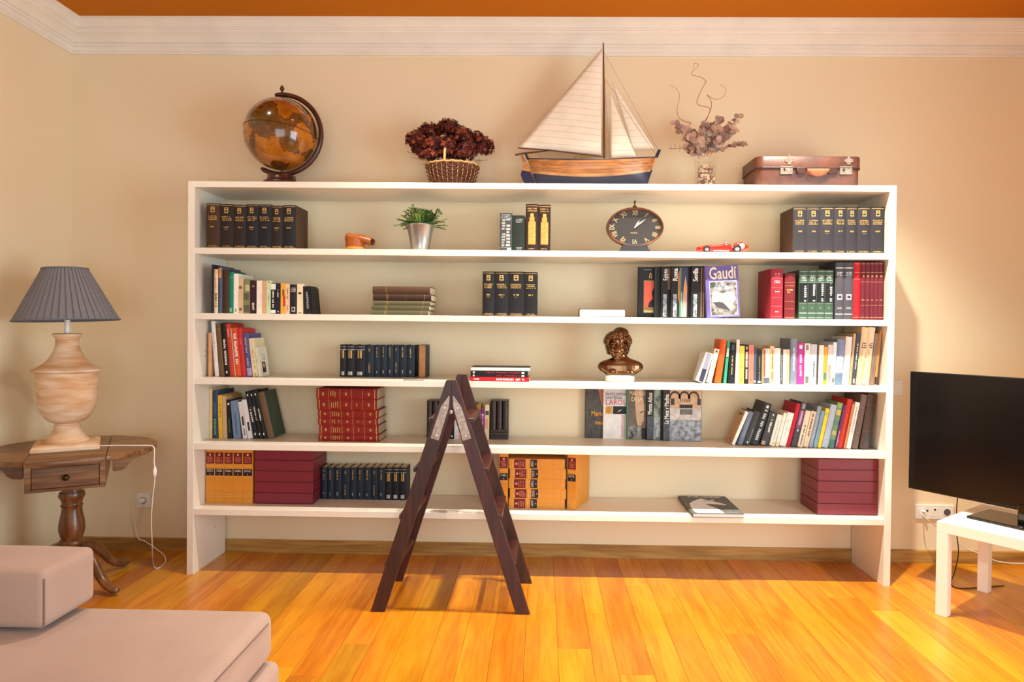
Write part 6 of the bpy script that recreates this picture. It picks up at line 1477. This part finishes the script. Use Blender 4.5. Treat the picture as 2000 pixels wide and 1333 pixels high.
rect(b, t, q5(4), q5(18.5), h * .475, h * .625, 'gold_square', paint((214, 176, 92))); rect(b, t, q5(19.5), q5(46), h * .475, h * .625, 'black_panel', paint((34, 36, 42)))
MB().prism([(q5(10.8) + .016 * math.cos(2 * PI * k / 20), h * .55 + .019 * math.sin(2 * PI * k / 20)) for k in range(20)], t + .0006, t + .0009, 'YZ').build('gold_medallion', paint((196, 140, 60)), b)
art(b, t, [(q5(27), h * .505), (q5(31), h * .52), (q5(36), h * .545), (q5(36), h * .56), (q5(30), h * .545), (q5(31), h * .53)], 'swirl', paint((220, 190, 140)), .001)
rect(b, t, q5(36), q5(44), h * .02, h * .46, 'side_strip', paint((206, 180, 176)))
b, d, h, t = front_book('green edged cover with a face and stone ruins in the forward row', g, 1224.5, 1293, 3.896, z4, hB, .0145, (74, 128, 92))
rect(b, t, .010, d - .002, .002, h - .002, 'photo', mat('ruin_print', (112, 98, 84), .5, 0, .4, .8, 18, c2=(70, 62, 56))); rect(b, t, .012, q5(30), .004, h * .26, 'photo_ruins', M_photo, .0008)
art(b, t, [(q5(16), h * .98), (q5(31), h * .98), (q5(35), h * .62), (q5(34), h * .36), (q5(28), h * .24), (q5(22), h * .28), (q5(19), h * .45), (q5(17), h * .7)], 'photo_face', mat('face_print', (198, 164, 132), .5, 0, .4, .5, 14, c2=(150, 116, 88)), .0008)
cover_text(b, t, 'MAR NO', q5(20.5), h * .875, .036, paint((224, 210, 180)), 0, .0004, .62); cover_text(b, t, 'DEJA', q5(20.5), h * .765, .036, paint((224, 210, 180)), 0, .0004, .85)
art(b, t, [(q5(26), h * .52), (q5(33), h * .55), (q5(34), h * .53), (q5(27), h * .50)], 'photo_eye', paint((90, 80, 50)), .0011); art(b, t, [(q5(29), h * .33), (q5(34), h * .34), (q5(34), h * .32), (q5(30), h * .31)], 'photo_lips', paint((156, 92, 80)), .0011)
rect(b, t, q5(30), q5(40), .004, h * .22, 'photo_dark', paint((42, 36, 36)), .001)
b, d, h, t = front_book('black banded cover titled Monte Athos in the forward row', g, 1264, 1330, 3.880, z4, hB, .0145, (36, 38, 42))
rect(b, t, q5(14), d - .002, .002, h - .002, 'photo', M_photo4); rect(b, t, q5(2), q5(13), .003, h * .45, 'lower_photo', mat('slate_print', (78, 84, 96), .4, 0, .4, .7, 40)); rect(b, t, q5(27), q5(33), .002, h * .96, 'photo_dark', paint((40, 40, 40)), .0008); rect(b, t, q5(15), q5(25), .02, h * .40, 'photo_tower', M_photo3, .0008)
cover_text(b, t, 'Monte Athos', q5(7), h * .485, .036, M_wt, PI / 2, .0006, .66, 'LEFT')
b, d, h, t = front_book('cover titled La Meca y Medina with an arched courtyard in the forward row', g, 1296, 1371.5, 3.862, z4, hB, .0165, (52, 54, 58))
rect(b, t, q5(13.5), d - .002, .002, h - .002, 'photo', mat('crowd_print', (212, 200, 190), .4, 0, .4, .8, 40, c2=(150, 150, 160))); rect(b, t, q5(13.5), d - .002, .003, h * .40, 'photo_crowd', M_photo3, .0007); rect(b, t, q5(2), q5(13), .003, h * .36, 'lower_photo', mat('slate_print', (78, 84, 96)))
cover_text(b, t, 'La Meca y Medina', q5(7.5), h * .315, .034, M_wt, PI / 2, .0006, .70, 'LEFT')
rect(b, t, q5(14), d - .004, h * .62, h - .003, 'photo_arcade', mat('sand_print', (206, 170, 136), .4, 0, .4, .4, 40), .0009)
for cx_ in (q5(23), q5(41), q5(59)):
    ring_o = [(cx_ + q5(11.5) * math.cos(PI * k / 12), h * .80 + q5(15) * math.sin(PI * k / 12)) for k in range(13)]; ring_i = [(cx_ + q5(8) * math.cos(PI * k / 12), h * .80 + q5(11) * math.sin(PI * k / 12)) for k in range(13)]
    mbq = MB(); mbq.add([(t + .0011, p[0], min(p[1], h - .003)) for p in ring_o] + [(t + .0011, p[0], min(p[1], h - .003)) for p in ring_i], [(k, k + 1, 14 + k, 13 + k) for k in range(12)]); mbq.build('photo_arch', paint((74, 60, 56)), b, fix=False)
for k in range(6): rect(b, t, q5(33 + 3.6 * k), q5(34.4 + 3.6 * k), h * .735, h * .80, 'photo_window', paint((60, 48, 42)), .0012)
rect(b, t, q5(32), q5(57), h * .62, h * .69, 'photo_kaaba', paint((52, 46, 46)), .0012); rect(b, t, q5(33), q5(57), h * .50, h * .60, 'photo_court', M_photo2, .0012)
for q_ in (q5(15), q5(66)): rect(b, t, q_, q_ + q5(7), h * .68, h * .80, 'photo_gate', paint((64, 54, 54)), .0012)

# ---------- THE HORSE, lying on the bottom shelf
hx, hy, wH, lH, tH = .812, 3.562, .275, .372, .0215
b = make_book('book', 'grey book titled THE HORSE lying flat on the bottom shelf', None, tH, lH, wH, (92, 96, 98), (), False, M_pagew)
# spine to the left, front board up: local x -> up, local y -> right, local z -> away from the viewer
b.matrix_world = Matrix(((0, 1, 0, hx), (0, 0, 1, hy), (1, 0, 0, SZ[5] + .0006), (0, 0, 0, 1)))
art(b, tH, [(.02, .03), (.02, .13), (.03, .20), (.06, .25), (.09, .285), (.112, .302), (.118, .318), (.130, .300), (.16, .272), (.20, .225), (.225, .195), (.232, .178), (.220, .170), (.18, .186), (.13, .196), (.118, .182), (.135, .15), (.16, .10), (.172, .04), (.174, .008), (.03, .008)], 'horse_picture', mat('white_horse_print', (224, 228, 236), .4, 0, .4, .3, 14, c2=(196, 202, 214)))
art(b, tH, [(.12, .276), (.155, .262), (.15, .25), (.125, .258)], 'horse_eye', paint((130, 136, 146)), .0009); art(b, tH, [(.17, .292), (.188, .290), (.188, .272), (.172, .272)], 'pale_mark', paint((226, 230, 232)), .0009)
rect(b, tH, .185, .252, .022, .030, 'subtitle', M_silv, .0009)
cover_text(b, tH, 'THE HORSE', wH * .52, .343, .040, M_wt, 0, .0006, .92)
